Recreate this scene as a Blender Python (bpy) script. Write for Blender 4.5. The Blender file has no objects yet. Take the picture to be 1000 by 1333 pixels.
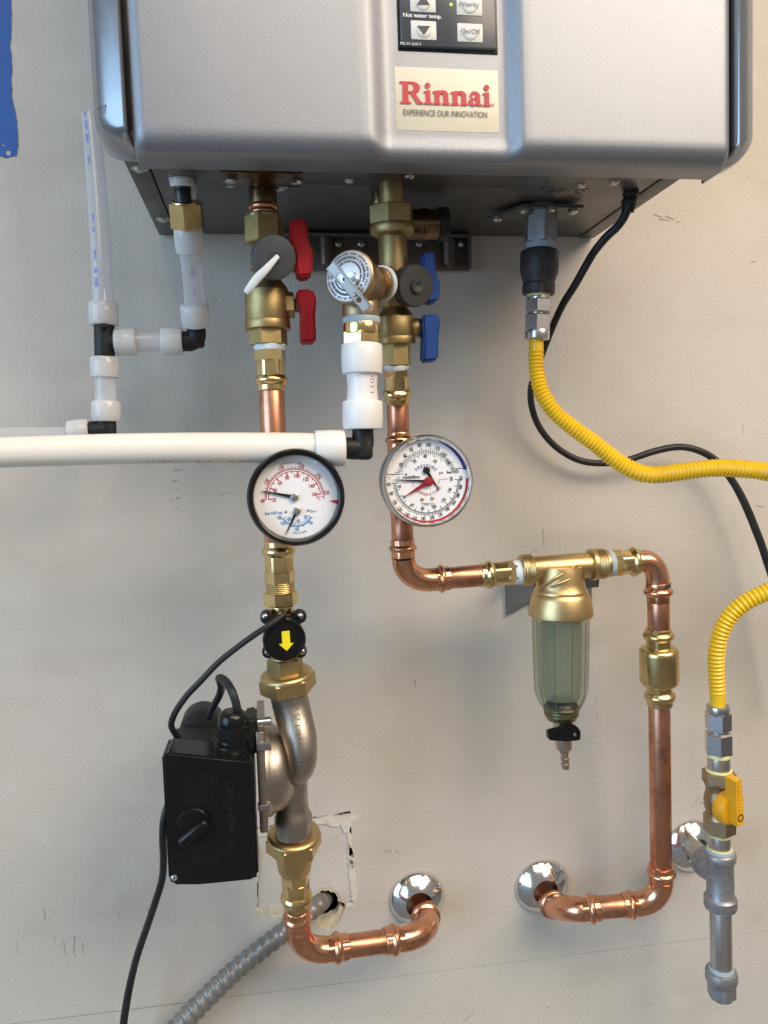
import bpy, bmesh, math, random
from mathutils import Vector, Matrix, noise
from mathutils.geometry import tessellate_polygon
random.seed(7)
SC = bpy.context.scene
COL = SC.collection
R_ = math.radians

# ------------------------------------------------------------------ camera
CAM_H, CAM_D, FPX = 1.35, 0.80, 1000.0
yaw, pit, rol = R_(8.5), R_(4.2), R_(2.0)
FW = Vector((math.sin(yaw)*math.cos(pit), math.cos(yaw)*math.cos(pit), -math.sin(pit)))
r0 = FW.cross(Vector((0, 0, 1))).normalized(); u0 = r0.cross(FW)
RT = r0*math.cos(rol) - u0*math.sin(rol)
UP = r0*math.sin(rol) + u0*math.cos(rol)
CAM = Vector((0, -CAM_D, CAM_H))
cam = bpy.data.cameras.new('camera'); camo = bpy.data.objects.new('camera', cam); COL.objects.link(camo)
m = Matrix((RT, UP, -FW)).transposed().to_4x4(); m.translation = CAM
camo.matrix_world = m
cam.sensor_fit = 'VERTICAL'; cam.sensor_height = 24.0; cam.lens = 24.0*FPX/1333.0
cam.clip_start = 0.01; cam.clip_end = 50
SC.camera = camo

# ------------------------------------------------------------------ world and lamps
w = bpy.data.worlds.new('World'); SC.world = w; w.use_nodes = True
bg = w.node_tree.nodes['Background']
bg.inputs[0].default_value = (1.0, 0.965, 0.92, 1); bg.inputs[1].default_value = WORLD = 0.28
def area(name, loc, target, sx, sy, power, col):
    l = bpy.data.lights.new(name, 'AREA'); l.shape = 'RECTANGLE'; l.size = sx; l.size_y = sy
    l.energy = power; l.color = col
    o = bpy.data.objects.new(name, l); COL.objects.link(o); o.location = loc
    o.rotation_euler = (Vector(target)-Vector(loc)).to_track_quat('-Z', 'Y').to_euler()
    return o
area('garage_door_daylight', (-4.5, -3.0, 2.15), (0.1, -.1, 1.35), 4.0, 3.8, 225, (0.45, 0.71, 1.0))
area('ceiling_lamp', (1.5, -1.7, 2.70), (0.25, 0, 1.15), 1.6, 0.9, 47, (1.0, 0.83, 0.65))
area('ceiling_lamp', (0.35, -1.6, 2.95), (0.15, 0, 0.9), 1.6, 0.9, 26, (1.0, 0.86, 0.71))
SC.view_settings.view_transform = 'Standard'; SC.view_settings.look = 'None'
SC.view_settings.exposure = 0.0; SC.view_settings.gamma = 1

# ------------------------------------------------------------------ picture point -> place in the world
def P(px, py, off):
    d = FW + RT*((px-500)/FPX) + UP*((666.5-py)/FPX)
    return CAM + d*((CAM_D-off)/d.y)
def S(p): return (p-CAM).dot(FW)/FPX          # metres per photo pixel at a point

# ------------------------------------------------------------------ materials
def lin(r, g, b):
    f = lambda c: c/12.92 if c <= .04045 else ((c+.055)/1.055)**2.4
    return (f(r/255), f(g/255), f(b/255), 1)
MATS = {}
def mat(name, c1, c2=None, metal=0, rough=.4, rvar=.08, scale=60, bump=0, bscale=400, spec=.5, coat=0, alpha=1, trans=0, stretch=None, aniso=0, sss=0, tarnish=None):
    m = bpy.data.materials.new(name); m.use_nodes = True; nt = m.node_tree; n = nt.nodes; L = nt.links.new
    b = n['Principled BSDF']
    tc = n.new('ShaderNodeTexCoord'); mp = n.new('ShaderNodeMapping'); L(tc.outputs['Object'], mp.inputs[0])
    if stretch: mp.inputs['Scale'].default_value = stretch
    nz = n.new('ShaderNodeTexNoise'); nz.inputs['Scale'].default_value = scale; nz.inputs['Detail'].default_value = 5
    nz.inputs['Roughness'].default_value = .62
    L(mp.outputs[0], nz.inputs['Vector'])
    mr = n.new('ShaderNodeMapRange'); mr.inputs['From Min'].default_value = .32; mr.inputs['From Max'].default_value = .68
    L(nz.outputs['Fac'], mr.inputs['Value'])
    mx = n.new('ShaderNodeMix'); mx.data_type = 'RGBA'
    mx.inputs[6].default_value = c1; mx.inputs[7].default_value = c2 or c1
    L(mr.outputs[0], mx.inputs['Factor']); col = mx.outputs[2]
    if tarnish:
        n3 = n.new('ShaderNodeTexNoise'); n3.inputs['Scale'].default_value = 26; n3.inputs['Detail'].default_value = 7; n3.inputs['Roughness'].default_value = .7
        L(tc.outputs['Object'], n3.inputs['Vector']); m3 = n.new('ShaderNodeMapRange'); m3.inputs['From Min'].default_value = .49; m3.inputs['From Max'].default_value = .68; m3.inputs['To Max'].default_value = .75
        L(n3.outputs['Fac'], m3.inputs['Value']); x3 = n.new('ShaderNodeMix'); x3.data_type = 'RGBA'; L(m3.outputs[0], x3.inputs['Factor']); L(col, x3.inputs[6]); x3.inputs[7].default_value = tarnish; col = x3.outputs[2]
    L(col, b.inputs['Base Color'])
    rr = n.new('ShaderNodeMapRange'); rr.inputs['To Min'].default_value = max(.02, rough-rvar); rr.inputs['To Max'].default_value = rough+rvar
    L(nz.outputs['Fac'], rr.inputs['Value']); L(rr.outputs[0], b.inputs['Roughness'])
    b.inputs['Metallic'].default_value = metal; b.inputs['Specular IOR Level'].default_value = spec
    b.inputs['Coat Weight'].default_value = coat; b.inputs['Coat Roughness'].default_value = .08
    b.inputs['Alpha'].default_value = alpha; b.inputs['Transmission Weight'].default_value = trans
    if sss:
        b.inputs['Subsurface Weight'].default_value = sss; b.inputs['Subsurface Radius'].default_value = (.006, .006, .006)
        b.inputs['Subsurface Scale'].default_value = 1
    if bump:
        n2 = n.new('ShaderNodeTexNoise'); n2.inputs['Scale'].default_value = bscale; n2.inputs['Detail'].default_value = 3
        L(mp.outputs[0], n2.inputs['Vector'])
        bp = n.new('ShaderNodeBump'); bp.inputs['Strength'].default_value = bump; bp.inputs['Distance'].default_value = .0006
        L(n2.outputs['Fac'], bp.inputs['Height']); L(bp.outputs[0], b.inputs['Normal'])
    MATS[name] = m
    return m
def thin(name, tint, diff, fdiff, rough=.03, fgloss=.08):
    """clear shell: transparent, a share of scatter, and a fresnel gloss"""
    m = bpy.data.materials.new(name); m.use_nodes = True; nt = m.node_tree; n = nt.nodes; L = nt.links.new
    out = n['Material Output']; n.remove(n['Principled BSDF'])
    t = n.new('ShaderNodeBsdfTransparent'); t.inputs[0].default_value = tint
    d = n.new('ShaderNodeBsdfDiffuse'); d.inputs[0].default_value = diff
    tl = n.new('ShaderNodeBsdfTranslucent'); tl.inputs[0].default_value = diff
    ad = n.new('ShaderNodeMixShader'); ad.inputs[0].default_value = .4; L(d.outputs[0], ad.inputs[1]); L(tl.outputs[0], ad.inputs[2])
    m1 = n.new('ShaderNodeMixShader'); m1.inputs[0].default_value = fdiff; L(t.outputs[0], m1.inputs[1]); L(ad.outputs[0], m1.inputs[2])
    g = n.new('ShaderNodeBsdfGlossy'); g.inputs['Roughness'].default_value = rough
    lw = n.new('ShaderNodeFresnel'); gm = n.new('ShaderNodeNewGeometry'); io = n.new('ShaderNodeMapRange'); io.inputs['To Min'].default_value = 1.45; io.inputs['To Max'].default_value = 1/1.45
    L(gm.outputs['Backfacing'], io.inputs['Value']); L(io.outputs[0], lw.inputs[0])
    m2 = n.new('ShaderNodeMixShader'); L(lw.outputs[0], m2.inputs[0]); L(m1.outputs[0], m2.inputs[1]); L(g.outputs[0], m2.inputs[2])
    L(m2.outputs[0], out.inputs[0]); MATS[name] = m
    return m

COPPER = mat('copper', (.83, .44, .275, 1), (.68, .32, .185, 1), 1, .24, .10, 45, .12, 260, tarnish=(.42, .17, .09, 1))
COPPERP = mat('copper_pipe', (.74, .37, .235, 1), (.56, .25, .15, 1), 1, .33, .12, 70, .06, 300, stretch=(1, 1, .12), tarnish=(.26, .11, .07, 1))
BRASS = mat('bright_brass', (.84, .66, .33, 1), (.74, .55, .26, 1), 1, .22, .08, 60, .10, 260, tarnish=(.45, .30, .12, 1))
BRASSD = mat('cast_brass', (.46, .35, .165, 1), (.36, .27, .125, 1), 1, .46, .08, 70, .25, 900)
BRASSF = mat('satin_brass', (.66, .49, .24, 1), (.58, .42, .2, 1), 1, .36, .05, 50, .25, 1200)
BRONZE = mat('bronze', (.44, .32, .19, 1), (.35, .25, .15, 1), 1, .42, .08, 80, .3, 900)
DARKBRASS = mat('tarnished_brass', (.20, .13, .07, 1), (.12, .08, .05, 1), 1, .3, .1, 60)
STAIN = mat('cast_stainless', (.48, .43, .365, 1), (.40, .355, .30, 1), 1, .38, .06, 70, .3, 900)
STEEL = mat('zinc_steel', (.60, .60, .60, 1), (.48, .48, .49, 1), 1, .27, .08, 90, .06)
GALV = mat('galvanised_iron', (.40, .40, .41, 1), (.27, .27, .29, 1), .75, .45, .1, 170, .35, 700)
PIPEST = mat('galvanised_pipe', (.56, .55, .54, 1), (.36, .33, .31, 1), .9, .34, .1, 70, .15, stretch=(1, 1, .2))
CHROME = mat('chrome', (.80, .79, .77, 1), (.74, .73, .71, 1), 1, .13, .05, 90)
IRON = mat('black_iron', (.035, .034, .035, 1), (.055, .052, .05, 1), .3, .5, .08, 120, .4, 900)
RAIL = mat('bracket_steel', (.20, .165, .145, 1), (.12, .09, .075, 1), .7, .45, .08, 60)
BLACK = mat('black_plastic', (.012, .012, .013, 1), (.02, .02, .02, 1), 0, .32, .06, 60, .1, 1500)
BLACKG = mat('gloss_black_plastic', (.005, .005, .006, 1), (.008, .008, .008, 1), 0, .22, .06, 60, spec=.35)
BLACKM = mat('matt_black_plastic', (.010, .010, .011, 1), (.018, .018, .018, 1), 0, .5, .06, 60, .15, 1800, spec=.35)
CABLE = mat('black_cable', (.014, .014, .016, 1), (.022, .022, .024, 1), 0, .42, .05, 60, spec=.35)
RED = mat('red_plastic', (.36, .006, .013, 1), (.30, .005, .010, 1), 0, .5, .06, 60, spec=.25)
BLUE = mat('blue_plastic', (.010, .058, .24, 1), (.008, .045, .20, 1), 0, .5, .06, 60, spec=.25)
GREYP = mat('grey_plastic', (.075, .08, .085, 1), (.06, .065, .07, 1), 0, .5, .06, 60)
DGREYP = mat('dark_grey_rubber', (.05, .048, .045, 1), (.035, .034, .033, 1), 0, .55, .06, 60)
WHITEP = mat('white_plastic', (.78, .78, .76, 1), (.72, .72, .70, 1), 0, .35, .05, 40, sss=.2)
HOSEW = mat('white_hose', (.84, .80, .72, 1), (.80, .75, .66, 1), 0, .3, .05, 12, sss=.15)
YELLOW = mat('yellow_coating', (.86, .55, .014, 1), (.80, .49, .012, 1), 0, .34, .06, 60, .1, 900, tarnish=(.62, .38, .03, 1))
YELH = mat('yellow_handle', (.80, .40, .012, 1), (.74, .35, .010, 1), 0, .38, .06, 60)
TAPEY = mat('yellow_thread_tape', (.80, .78, .30, 1), (.70, .70, .40, 1), 0, .6, .05, 300, .4, 900)
TAPEW = mat('white_thread_tape', (.70, .76, .78, 1), (.55, .66, .74, 1), 0, .6, .05, 300, .4, 900)
SEALANT = mat('blue_sealant', (.30, .42, .50, 1), (.40, .48, .50, 1), 0, .6, .05, 300, .4, 900)
CONDUIT = mat('grey_conduit', (.26, .25, .23, 1), (.20, .19, .18, 1), .35, .36, .06, 60)
COVER = mat('silver_cover', (.225, .24, .268, 1), (.295, .312, .34, 1), .72, .46, .06, 700, .25, 1800)
TRIM = mat('grey_trim', (.23, .245, .27, 1), (.26, .275, .30, 1), .75, .2, .04, 200)
PAN = mat('pan_steel', (.15, .145, .14, 1), (.12, .115, .11, 1), .7, .42, .06, 40, .05)
PANL = mat('panel_face', (.050, .055, .065, 1), (.055, .06, .07, 1), 0, .25, .04, 60)
BUTTON = mat('button_grey', (.58, .58, .55, 1), None, 0, .4, .04, 60)
INKD = mat('dark_ink', (.03, .035, .045, 1), None, 0, .5, .02)
INKB = mat('blue_grey_ink', (.06, .08, .16, 1), None, 0, .5, .02)
INKW = mat('white_ink', (.75, .75, .74, 1), None, 0, .5, .02)
INKR = mat('red_ink', (.52, .025, .04, 1), None, 0, .5, .02)
INKDR = mat('dark_red_ink', (.36, .03, .045, 1), None, 0, .5, .02)
INKBL = mat('blue_ink', (.06, .25, .55, 1), None, 0, .5, .02)
INKNV = mat('navy_ink', (.02, .03, .22, 1), None, 0, .5, .02)
INKF = mat('faded_blue_ink', (.22, .27, .58, 1), None, 0, .5, .02)
INKP = mat('pink_ink', (.55, .30, .28, 1), None, 0, .5, .02)
INKG = mat('grey_ink', (.10, .10, .10, 1), None, 0, .5, .02)
STICK = mat('cream_sticker', (.60, .55, .42, 1), (.64, .59, .46, 1), 0, .35, .05, 30)
DIAL = mat('white_dial', (.88, .88, .89, 1), (.85, .85, .86, 1), 0, .5, .03, 30)
YARROW = mat('yellow_print', (.85, .72, .01, 1), None, 0, .5, .02)
TAPEBL = mat('blue_strip', (.020, .115, .40, 1), (.014, .09, .34, 1), 0, .55, .05, 40, .15, 900)
PLASTER = mat('exposed_gypsum', (.72, .66, .52, 1), (.50, .42, .28, 1), 0, .9, .05, 160, .9, 700)
PAPER = mat('torn_paper', (.72, .69, .62, 1), (.55, .50, .40, 1), 0, .9, .05, 120, .5, 500)
CAVITY = mat('dark_cavity', (.05, .042, .035, 1), (.03, .025, .02, 1), 0, .9, .05, 30)
BRACK = mat('grey_bracket', (.17, .175, .185, 1), (.15, .155, .165, 1), .3, .45, .05, 60)
DISC = mat('etched_disc', (.62, .62, .64, 1), (.56, .56, .58, 1), .6, .38, .05, 60)
FOIL = mat('polished_lever', (.80, .80, .80, 1), (.72, .72, .72, 1), 1, .36, .06, 60)
GLASS = thin('clear_lens', (.99, .99, .99, 1), (.8, .8, .8, 1), .005)
BOWL = thin('tinted_bowl', (.82, .85, .79, 1), (.36, .385, .32, 1), .09, .03)
MESHF = thin('filter_mesh', (.82, .84, .78, 1), (.48, .50, .42, 1), .42, .3)
CLEAR = thin('milky_tube', (.96, .96, .97, 1), (.86, .87, .88, 1), .50, .12)
RING = thin('milky_collar', (.90, .90, .92, 1), (.90, .90, .89, 1), .86, .15)
led = bpy.data.materials.new('lit_led'); led.use_nodes = True
_b = led.node_tree.nodes['Principled BSDF']; _b.inputs['Base Color'].default_value = (.3, .9, .1, 1)
_b.inputs['Emission Color'].default_value = (.45, 1, .08, 1); _b.inputs['Emission Strength'].default_value = 1.1
# ------------------------------------------------------------------ wall material: raw drywall, mottled, scuffed
def wall_material():
    m = bpy.data.materials.new('drywall'); m.use_nodes = True; nt = m.node_tree; n = nt.nodes; L = nt.links.new
    b = n['Principled BSDF']; tc = n.new('ShaderNodeTexCoord')
    def nz(scale, det=4, st=(1, 1, 1), off=(0, 0, 0), rough=.6):
        mp = n.new('ShaderNodeMapping'); mp.inputs['Scale'].default_value = st; mp.inputs['Location'].default_value = off
        L(tc.outputs['Object'], mp.inputs[0]); x = n.new('ShaderNodeTexNoise'); x.inputs['Scale'].default_value = scale
        x.inputs['Detail'].default_value = det; x.inputs['Roughness'].default_value = rough
        L(mp.outputs[0], x.inputs['Vector']); return x.outputs['Fac']
    def ramp(v, a, c):
        r = n.new('ShaderNodeMapRange'); r.inputs['From Min'].default_value = a; r.inputs['From Max'].default_value = c
        L(v, r.inputs['Value']); return r.outputs[0]
    def mul(a, c):
        x = n.new('ShaderNodeMath'); x.operation = 'MULTIPLY'
        for i, v in enumerate((a, c)):
            if isinstance(v, float): x.inputs[i].default_value = v
            else: L(v, x.inputs[i])
        return x.outputs[0]
    def mix(f, c1, c2):
        x = n.new('ShaderNodeMix'); x.data_type = 'RGBA'; L(f, x.inputs['Factor'])
        for i, c in ((6, c1), (7, c2)):
            if isinstance(c, tuple): x.inputs[i].default_value = c
            else: L(c, x.inputs[i])
        return x.outputs[2]
    col = mix(ramp(nz(3.2, 6), .36, .64), (.55, .508, .448, 1), (.605, .565, .508, 1))
    col = mix(mul(ramp(nz(9, 6, (.6, 1, 1.6), (3, 0, 1)), .52, .74), .5), col, (.47, .42, .35, 1))
    col = mix(mul(ramp(nz(14, 6, (1, 1, 1), (9, 0, 5)), .56, .74), .45), col, (.66, .635, .60, 1))
    col = mix(mul(ramp(nz(700, 2), .42, .72), .22), col, (.40, .37, .33, 1))          # paper fibre
    sp = mul(ramp(nz(230, 2, (1, 1, 1), (2, 0, 7)), .715, .76), ramp(nz(7, 3, (1, 1, 1), (5, 0, 2)), .45, .62))
    col = mix(mul(sp, .75), col, (.17, .14, .12, 1))                                     # specks
    sc = mul(ramp(nz(60, 3, (3.2, 1, .30), (1, 0, 4)), .70, .76), ramp(nz(5, 2, (1, 1, 1), (7, 0, 7)), .50, .62))
    col = mix(mul(sc, .6), col, (.20, .18, .165, 1))                                     # upright pencil-thin scuffs
    sc = mul(ramp(nz(60, 3, (.35, 1, 2.6), (4, 0, 9)), .70, .77), ramp(nz(5, 2, (1, 1, 1), (1, 0, 3)), .52, .64))
    col = mix(mul(sc, .5), col, (.24, .21, .19, 1))
    L(col, b.inputs['Base Color']); b.inputs['Roughness'].default_value = .72; b.inputs['Specular IOR Level'].default_value = .35
    bp = n.new('ShaderNodeBump'); bp.inputs['Strength'].default_value = .6; bp.inputs['Distance'].default_value = .0009
    ad = n.new('ShaderNodeMath'); L(nz(260, 4), ad.inputs[0]); L(nz(30, 4), ad.inputs[1]); L(ad.outputs[0], bp.inputs['Height'])
    L(bp.outputs[0], b.inputs['Normal'])
    return m
WALL = wall_material()

# ------------------------------------------------------------------ object helpers
ROOTS = {}
def tag(o, label=None, cat=None, group=None, kind=None):
    if label: o['label'] = label
    if cat: o['category'] = cat
    if group: o['group'] = group
    if kind: o['kind'] = kind
    return o
def base_of(o):
    v = Vector((0, 0, 0))
    while o: v += o.location; o = o.parent
    return v
def T(name, label, cat, at, group=None):
    o = bpy.data.objects.new(name, None); COL.objects.link(o); o.location = at; o.empty_display_size = .01
    return tag(o, label, cat, group)
def obj(name, bm, material, parent=None, sharp=38, at=None):
    me = bpy.data.meshes.new(name)
    bmesh.ops.recalc_face_normals(bm, faces=bm.faces)
    if parent is not None: o0 = base_of(parent)
    else:
        if at is None:
            vs = [v.co for v in bm.verts]
            at = Vector((sum(v.x for v in vs)/len(vs), sum(v.y for v in vs)/len(vs), min(v.z for v in vs)))
        o0 = Vector(at)
    bmesh.ops.translate(bm, verts=bm.verts, vec=-o0)
    bm.to_mesh(me); bm.free()
    me.polygons.foreach_set('use_smooth', [True]*len(me.polygons)); me.set_sharp_from_angle(angle=R_(sharp))
    me.materials.append(material)
    o = bpy.data.objects.new(name, me); COL.objects.link(o)
    if parent is not None: o.parent = parent
    else: o.location = o0
    return o
def M(name, bm, material, label, cat, group=None, **k): return tag(obj(name, bm, material, **k), label, cat, group)
def struct(name, bm, material, parent=None, **k): return tag(obj(name, bm, material, parent, **k), kind=None if parent else 'structure')
NB = bmesh.new

# ------------------------------------------------------------------ shape helpers
YV = Vector((0, 1, 0))
def ringset(bm, pts, us, vs, rads, n=32, rot=0, amp=0, k=6, cap=True):
    rings = []
    for p, u, v, r in zip(pts, us, vs, rads):
        ring = []
        for i in range(n):
            a = 2*math.pi*i/n + rot
            rr = r*(1 + amp*math.cos(k*a)) if amp > 0 else (r*min(1, -amp/math.cos((a % (math.pi/3))-math.pi/6)) if amp < 0 else r)
            ring.append(bm.verts.new(p + (u*math.cos(a) + v*math.sin(a))*rr))
        rings.append(ring)
    for a, b in zip(rings, rings[1:]):
        for i in range(n):
            j = (i+1) % n
            bm.faces.new((a[i], a[j], b[j], b[i]))
    if cap:
        bm.faces.new(rings[0][::-1]); bm.faces.new(rings[-1])
    return rings
def frame(ax):
    u = ax.cross(YV)
    if u.length < .05: u = ax.cross(Vector((0, 0, 1)))
    u.normalize(); return u, u.cross(ax).normalized()
def lathe(bm, o, ax, prof, n=32, rot=0, amp=0, k=6, cap=True):
    """prof: (distance along ax, radius)"""
    ax = Vector(ax).normalized(); u, v = frame(ax)
    ringset(bm, [Vector(o)+ax*d for d, r in prof], [u]*len(prof), [v]*len(prof), [max(r, 1e-5) for d, r in prof], n, rot, amp, k, cap)
def rmf(pts):
    tans = []
    for i in range(len(pts)):
        t = pts[min(i+1, len(pts)-1)] - pts[max(i-1, 0)]
        tans.append(t.normalized())
    u, v = frame(tans[0]); us, vs = [u], [v]
    for i in range(1, len(pts)):
        q = tans[i-1].rotation_difference(tans[i]); u = (q @ u); u = (u - tans[i]*u.dot(tans[i])).normalized()
        us.append(u); vs.append(u.cross(tans[i]).normalized())
    return us, vs
def tube(bm, pts, rads, n=20, cap=True, amp=0):
    us, vs = rmf(pts); ringset(bm, pts, us, vs, rads, n, cap=cap, amp=amp)
def spline(ctrl, step=.002):
    """Catmull-Rom through world points (extra tuple entries ride along), resampled by arc length"""
    C = [tuple(c) for c in ctrl]; C = [tuple(2*a-b for a, b in zip(C[0], C[1]))] + C + [tuple(2*a-b for a, b in zip(C[-1], C[-2]))]
    fine = []
    for i in range(1, len(C)-2):
        for s in range(24):
            t = s/24; q = []
            for a, b, c, d in zip(C[i-1], C[i], C[i+1], C[i+2]):
                q.append(.5*((2*b)+(-a+c)*t+(2*a-5*b+4*c-d)*t*t+(-a+3*b-3*c+d)*t**3))
            fine.append(q)
    fine.append(C[-2])
    out = [fine[0]]; acc = 0; nxt = step
    for a, b in zip(fine, fine[1:]):
        l = math.dist(a[:3], b[:3])
        while l > 0 and acc+l >= nxt:
            f = (nxt-acc)/l; out.append([x+(y-x)*f for x, y in zip(a, b)]); nxt += step
        acc += l
    out.append(fine[-1])
    return out
def pathpx(pl):
    """[(px,py,off,width_px)] -> spline control points (x,y,z,radius)"""
    r = []
    for px, py, off, wd in pl:
        p = P(px, py, off); r.append((p.x, p.y, p.z, wd/2*S(p)))
    return r
def cable(bm, pl, step=.003, n=14, taper=None):
    q = spline(pathpx(pl), step); tube(bm, [Vector(a[:3]) for a in q], [a[3] for a in q], n)
def corrugated(bm, pl, pitch, amp, n=20, spp=6, plain0=0, plain1=0, sharp=1.0):
    q = spline([tuple(c[:3])+(c[3]*(1+.012*math.sin(i*2.7)),) for i, c in enumerate(pathpx(pl))], pitch/spp); pts = [Vector(a[:3]) for a in q]; rad = []
    N = len(q)
    for i, a in enumerate(q):
        c = .5+.5*math.cos(2*math.pi*i/spp)
        f = 1 if (i >= plain0*spp and i < N-plain1*spp) else 0
        rad.append(a[3]*(1 - f*amp*(1-c**sharp)) if f else a[3]*.9)
    tube(bm, pts, rad, n)
def box(bm, c, sx, sy, sz, bev=0, seg=2, rotm=None):
    mtx = Matrix.Translation(c) @ (rotm.to_4x4() if rotm else Matrix()) @ Matrix.Diagonal((sx, sy, sz, 1))
    r = bmesh.ops.create_cube(bm, size=1, matrix=mtx); vs = r['verts']
    if bev:
        es = list({e for v in vs for e in v.link_edges})
        bmesh.ops.bevel(bm, geom=es, offset=bev, segments=seg, affect='EDGES', profile=.5, clamp_overlap=True)
def extrude_poly(bm, loops, d, bev=0):
    """loops of world points (first outer, rest holes), extruded by vector d"""
    loops = [[Vector(p) for p in l] for l in loops]
    tris = tessellate_polygon(loops); flat = [p for l in loops for p in l]; d = Vector(d)
    a = [bm.verts.new(p) for p in flat]; b = [bm.verts.new(p+d) for p in flat]
    for t in tris:
        try: bm.faces.new([a[i] for i in t]); bm.faces.new([b[i] for i in reversed(t)])
        except ValueError: pass
    s = 0; es = []
    for l in loops:
        k = len(l)
        for i in range(k):
            j = (i+1) % k
            try: bm.faces.new((a[s+i], a[s+j], b[s+j], b[s+i]))
            except ValueError: pass
        s += k
def thick(bm, vec):
    r = bmesh.ops.extrude_face_region(bm, geom=list(bm.faces), use_keep_orig=True)
    bmesh.ops.translate(bm, verts=[g for g in r['geom'] if isinstance(g, bmesh.types.BMVert)], vec=vec)
def prism(bm, px, off, thick, bev=.0008, seg=2):
    """outline in the photo at distance off, thickness towards and away from the wall"""
    pts = [P(x, y, off) for x, y in px]; b2 = bmesh.new()
    a = [b2.verts.new(p+Vector((0, -thick/2, 0))) for p in pts]; b = [b2.verts.new(p+Vector((0, thick/2, 0))) for p in pts]
    b2.faces.new(a); b2.faces.new(b[::-1])
    for i in range(len(pts)):
        j = (i+1) % len(pts); b2.faces.new((a[j], a[i], b[i], b[j]))
    bmesh.ops.recalc_face_normals(b2, faces=b2.faces)
    if bev: bmesh.ops.bevel(b2, geom=list(b2.edges), offset=bev, segments=seg, affect='EDGES', clamp_overlap=True)
    join(bm, b2)
def join(bm, b2):
    t = bpy.data.meshes.new('t'); b2.to_mesh(t); bm.from_mesh(t); bpy.data.meshes.remove(t); b2.free()
def rag(pts, step=.004, amp=.0012, closed=True, seed=0):
    """subdivide a world polyline in the xz plane and fray it"""
    rnd = random.Random(seed); out = []
    n = len(pts)
    for i in range(n if closed else n-1):
        a, b = pts[i], pts[(i+1) % n]; k = max(1, int((b-a).length/step))
        for s in range(k):
            p = a.lerp(b, s/k)
            if s or closed: p = p + Vector((rnd.uniform(-amp, amp), 0, rnd.uniform(-amp, amp)))
            out.append(p)
    if not closed: out.append(pts[-1])
    return out

class Axis:
    """a straight run seen in the photo: stations are given by photo coordinate and photo width"""
    def __init__(s, x0, y0, x1, y1, o0, o1=None):
        s.q = (x0, y0, x1, y1); s.o = (o0, o0 if o1 is None else o1); s.h = abs(x1-x0) > abs(y1-y0)
        s.ax = (P(x1, y1, s.o[1]) - P(x0, y0, s.o[0])).normalized(); s.u, s.v = frame(s.ax)
    def f(s, t): x0, y0, x1, y1 = s.q; return (t-x0)/(x1-x0) if s.h else (t-y0)/(y1-y0)
    def px(s, t): f = s.f(t); x0, y0, x1, y1 = s.q; return x0+(x1-x0)*f, y0+(y1-y0)*f
    def off(s, t): return s.o[0]+(s.o[1]-s.o[0])*s.f(t)
    def at(s, t): x, y = s.px(t); return P(x, y, s.off(t))
    def prof(s, bm, pr, n=32, rot=0, amp=0, k=6):
        p = [s.at(t) for t, w_ in pr]
        ringset(bm, p, [s.u]*len(p), [s.v]*len(p), [max(.05, w_/2)*S(q) for q, (t, w_) in zip(p, pr)], n, rot, amp, k)
    def seg(s, bm, t0, t1, w0, w1=None, n=32, ch=.9, rot=0, amp=0, k=6):
        w1 = w0 if w1 is None else w1; d = 1 if t1 > t0 else -1
        s.prof(bm, [(t0, w0-2*ch), (t0+.3*ch*d, w0-.6*ch), (t0+ch*d, w0), (t1-ch*d, w1), (t1-.3*ch*d, w1-.6*ch), (t1, w1-2*ch)], n, rot, amp, k)
    def hex(s, bm, t0, t1, w_, rot=0, ch=1.6):
        s.prof(bm, [(t0, w_-2*ch), (t0+(ch if t1 > t0 else -ch)*.8, w_), (t1-(ch if t1 > t0 else -ch)*.8, w_), (t1, w_-2*ch)], 6, rot)
    def bead(s, bm, t0, t1, w0, w1):
        k = 9; s.prof(bm, [(t0+(t1-t0)*i/k, w0+(w1-w0)*math.sin(math.pi*i/k)) for i in range(k+1)])
    def crimp(s, bm, t0, t1, w_): 
        m_ = (t0+t1)/2
        s.prof(bm, [(t0, w_*.99), (t0+(m_-t0)*.3, w_*1.0), (m_, w_*.985), (t1-(t1-m_)*.3, w_*1.0), (t1, w_*.99)], 48, R_(9), -.925, 6)
    def thread(s, bm, t0, t1, w_, pitch=2.2, depth=1.6):
        k = max(2, int(abs(t1-t0)/pitch)); pr = []
        for i in range(k):
            a = t0+(t1-t0)*i/k; b = t0+(t1-t0)*(i+.5)/k; pr += [(a, w_-depth), (b, w_)]
        s.prof(bm, pr+[(t1, w_-depth)], 28)
    def press(s, bm, t0, t1, w_, wb, lip=.18, bead=.32, tooth=False):
        """a press socket whose open end is at t0: lip, o-ring bead, hex-crimped sleeve"""
        d = t1-t0; a, b = t0+d*lip, t0+d*(lip+bead)
        s.prof(bm, [(t0, w_-2), (t0+d*.03, w_), (a+d*.02, w_)], 60, 0, .016 if tooth else 0, 15); s.bead(bm, a, b, w_, wb); s.crimp(bm, b, t1, w_)
def elbow(bm, A, C, B, ra, rb, n=28, kk=.62, seg=14):
    """smooth bend from A to B round corner C (world points)"""
    pts, rad = [], []
    for i in range(seg+1):
        t = i/seg; p1 = A.lerp(C, kk); p2 = B.lerp(C, kk)
        pts.append(A*(1-t)**3 + p1*3*t*(1-t)**2 + p2*3*t*t*(1-t) + B*t**3); rad.append(ra+(rb-ra)*t)
    tube(bm, pts, rad, n)

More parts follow.
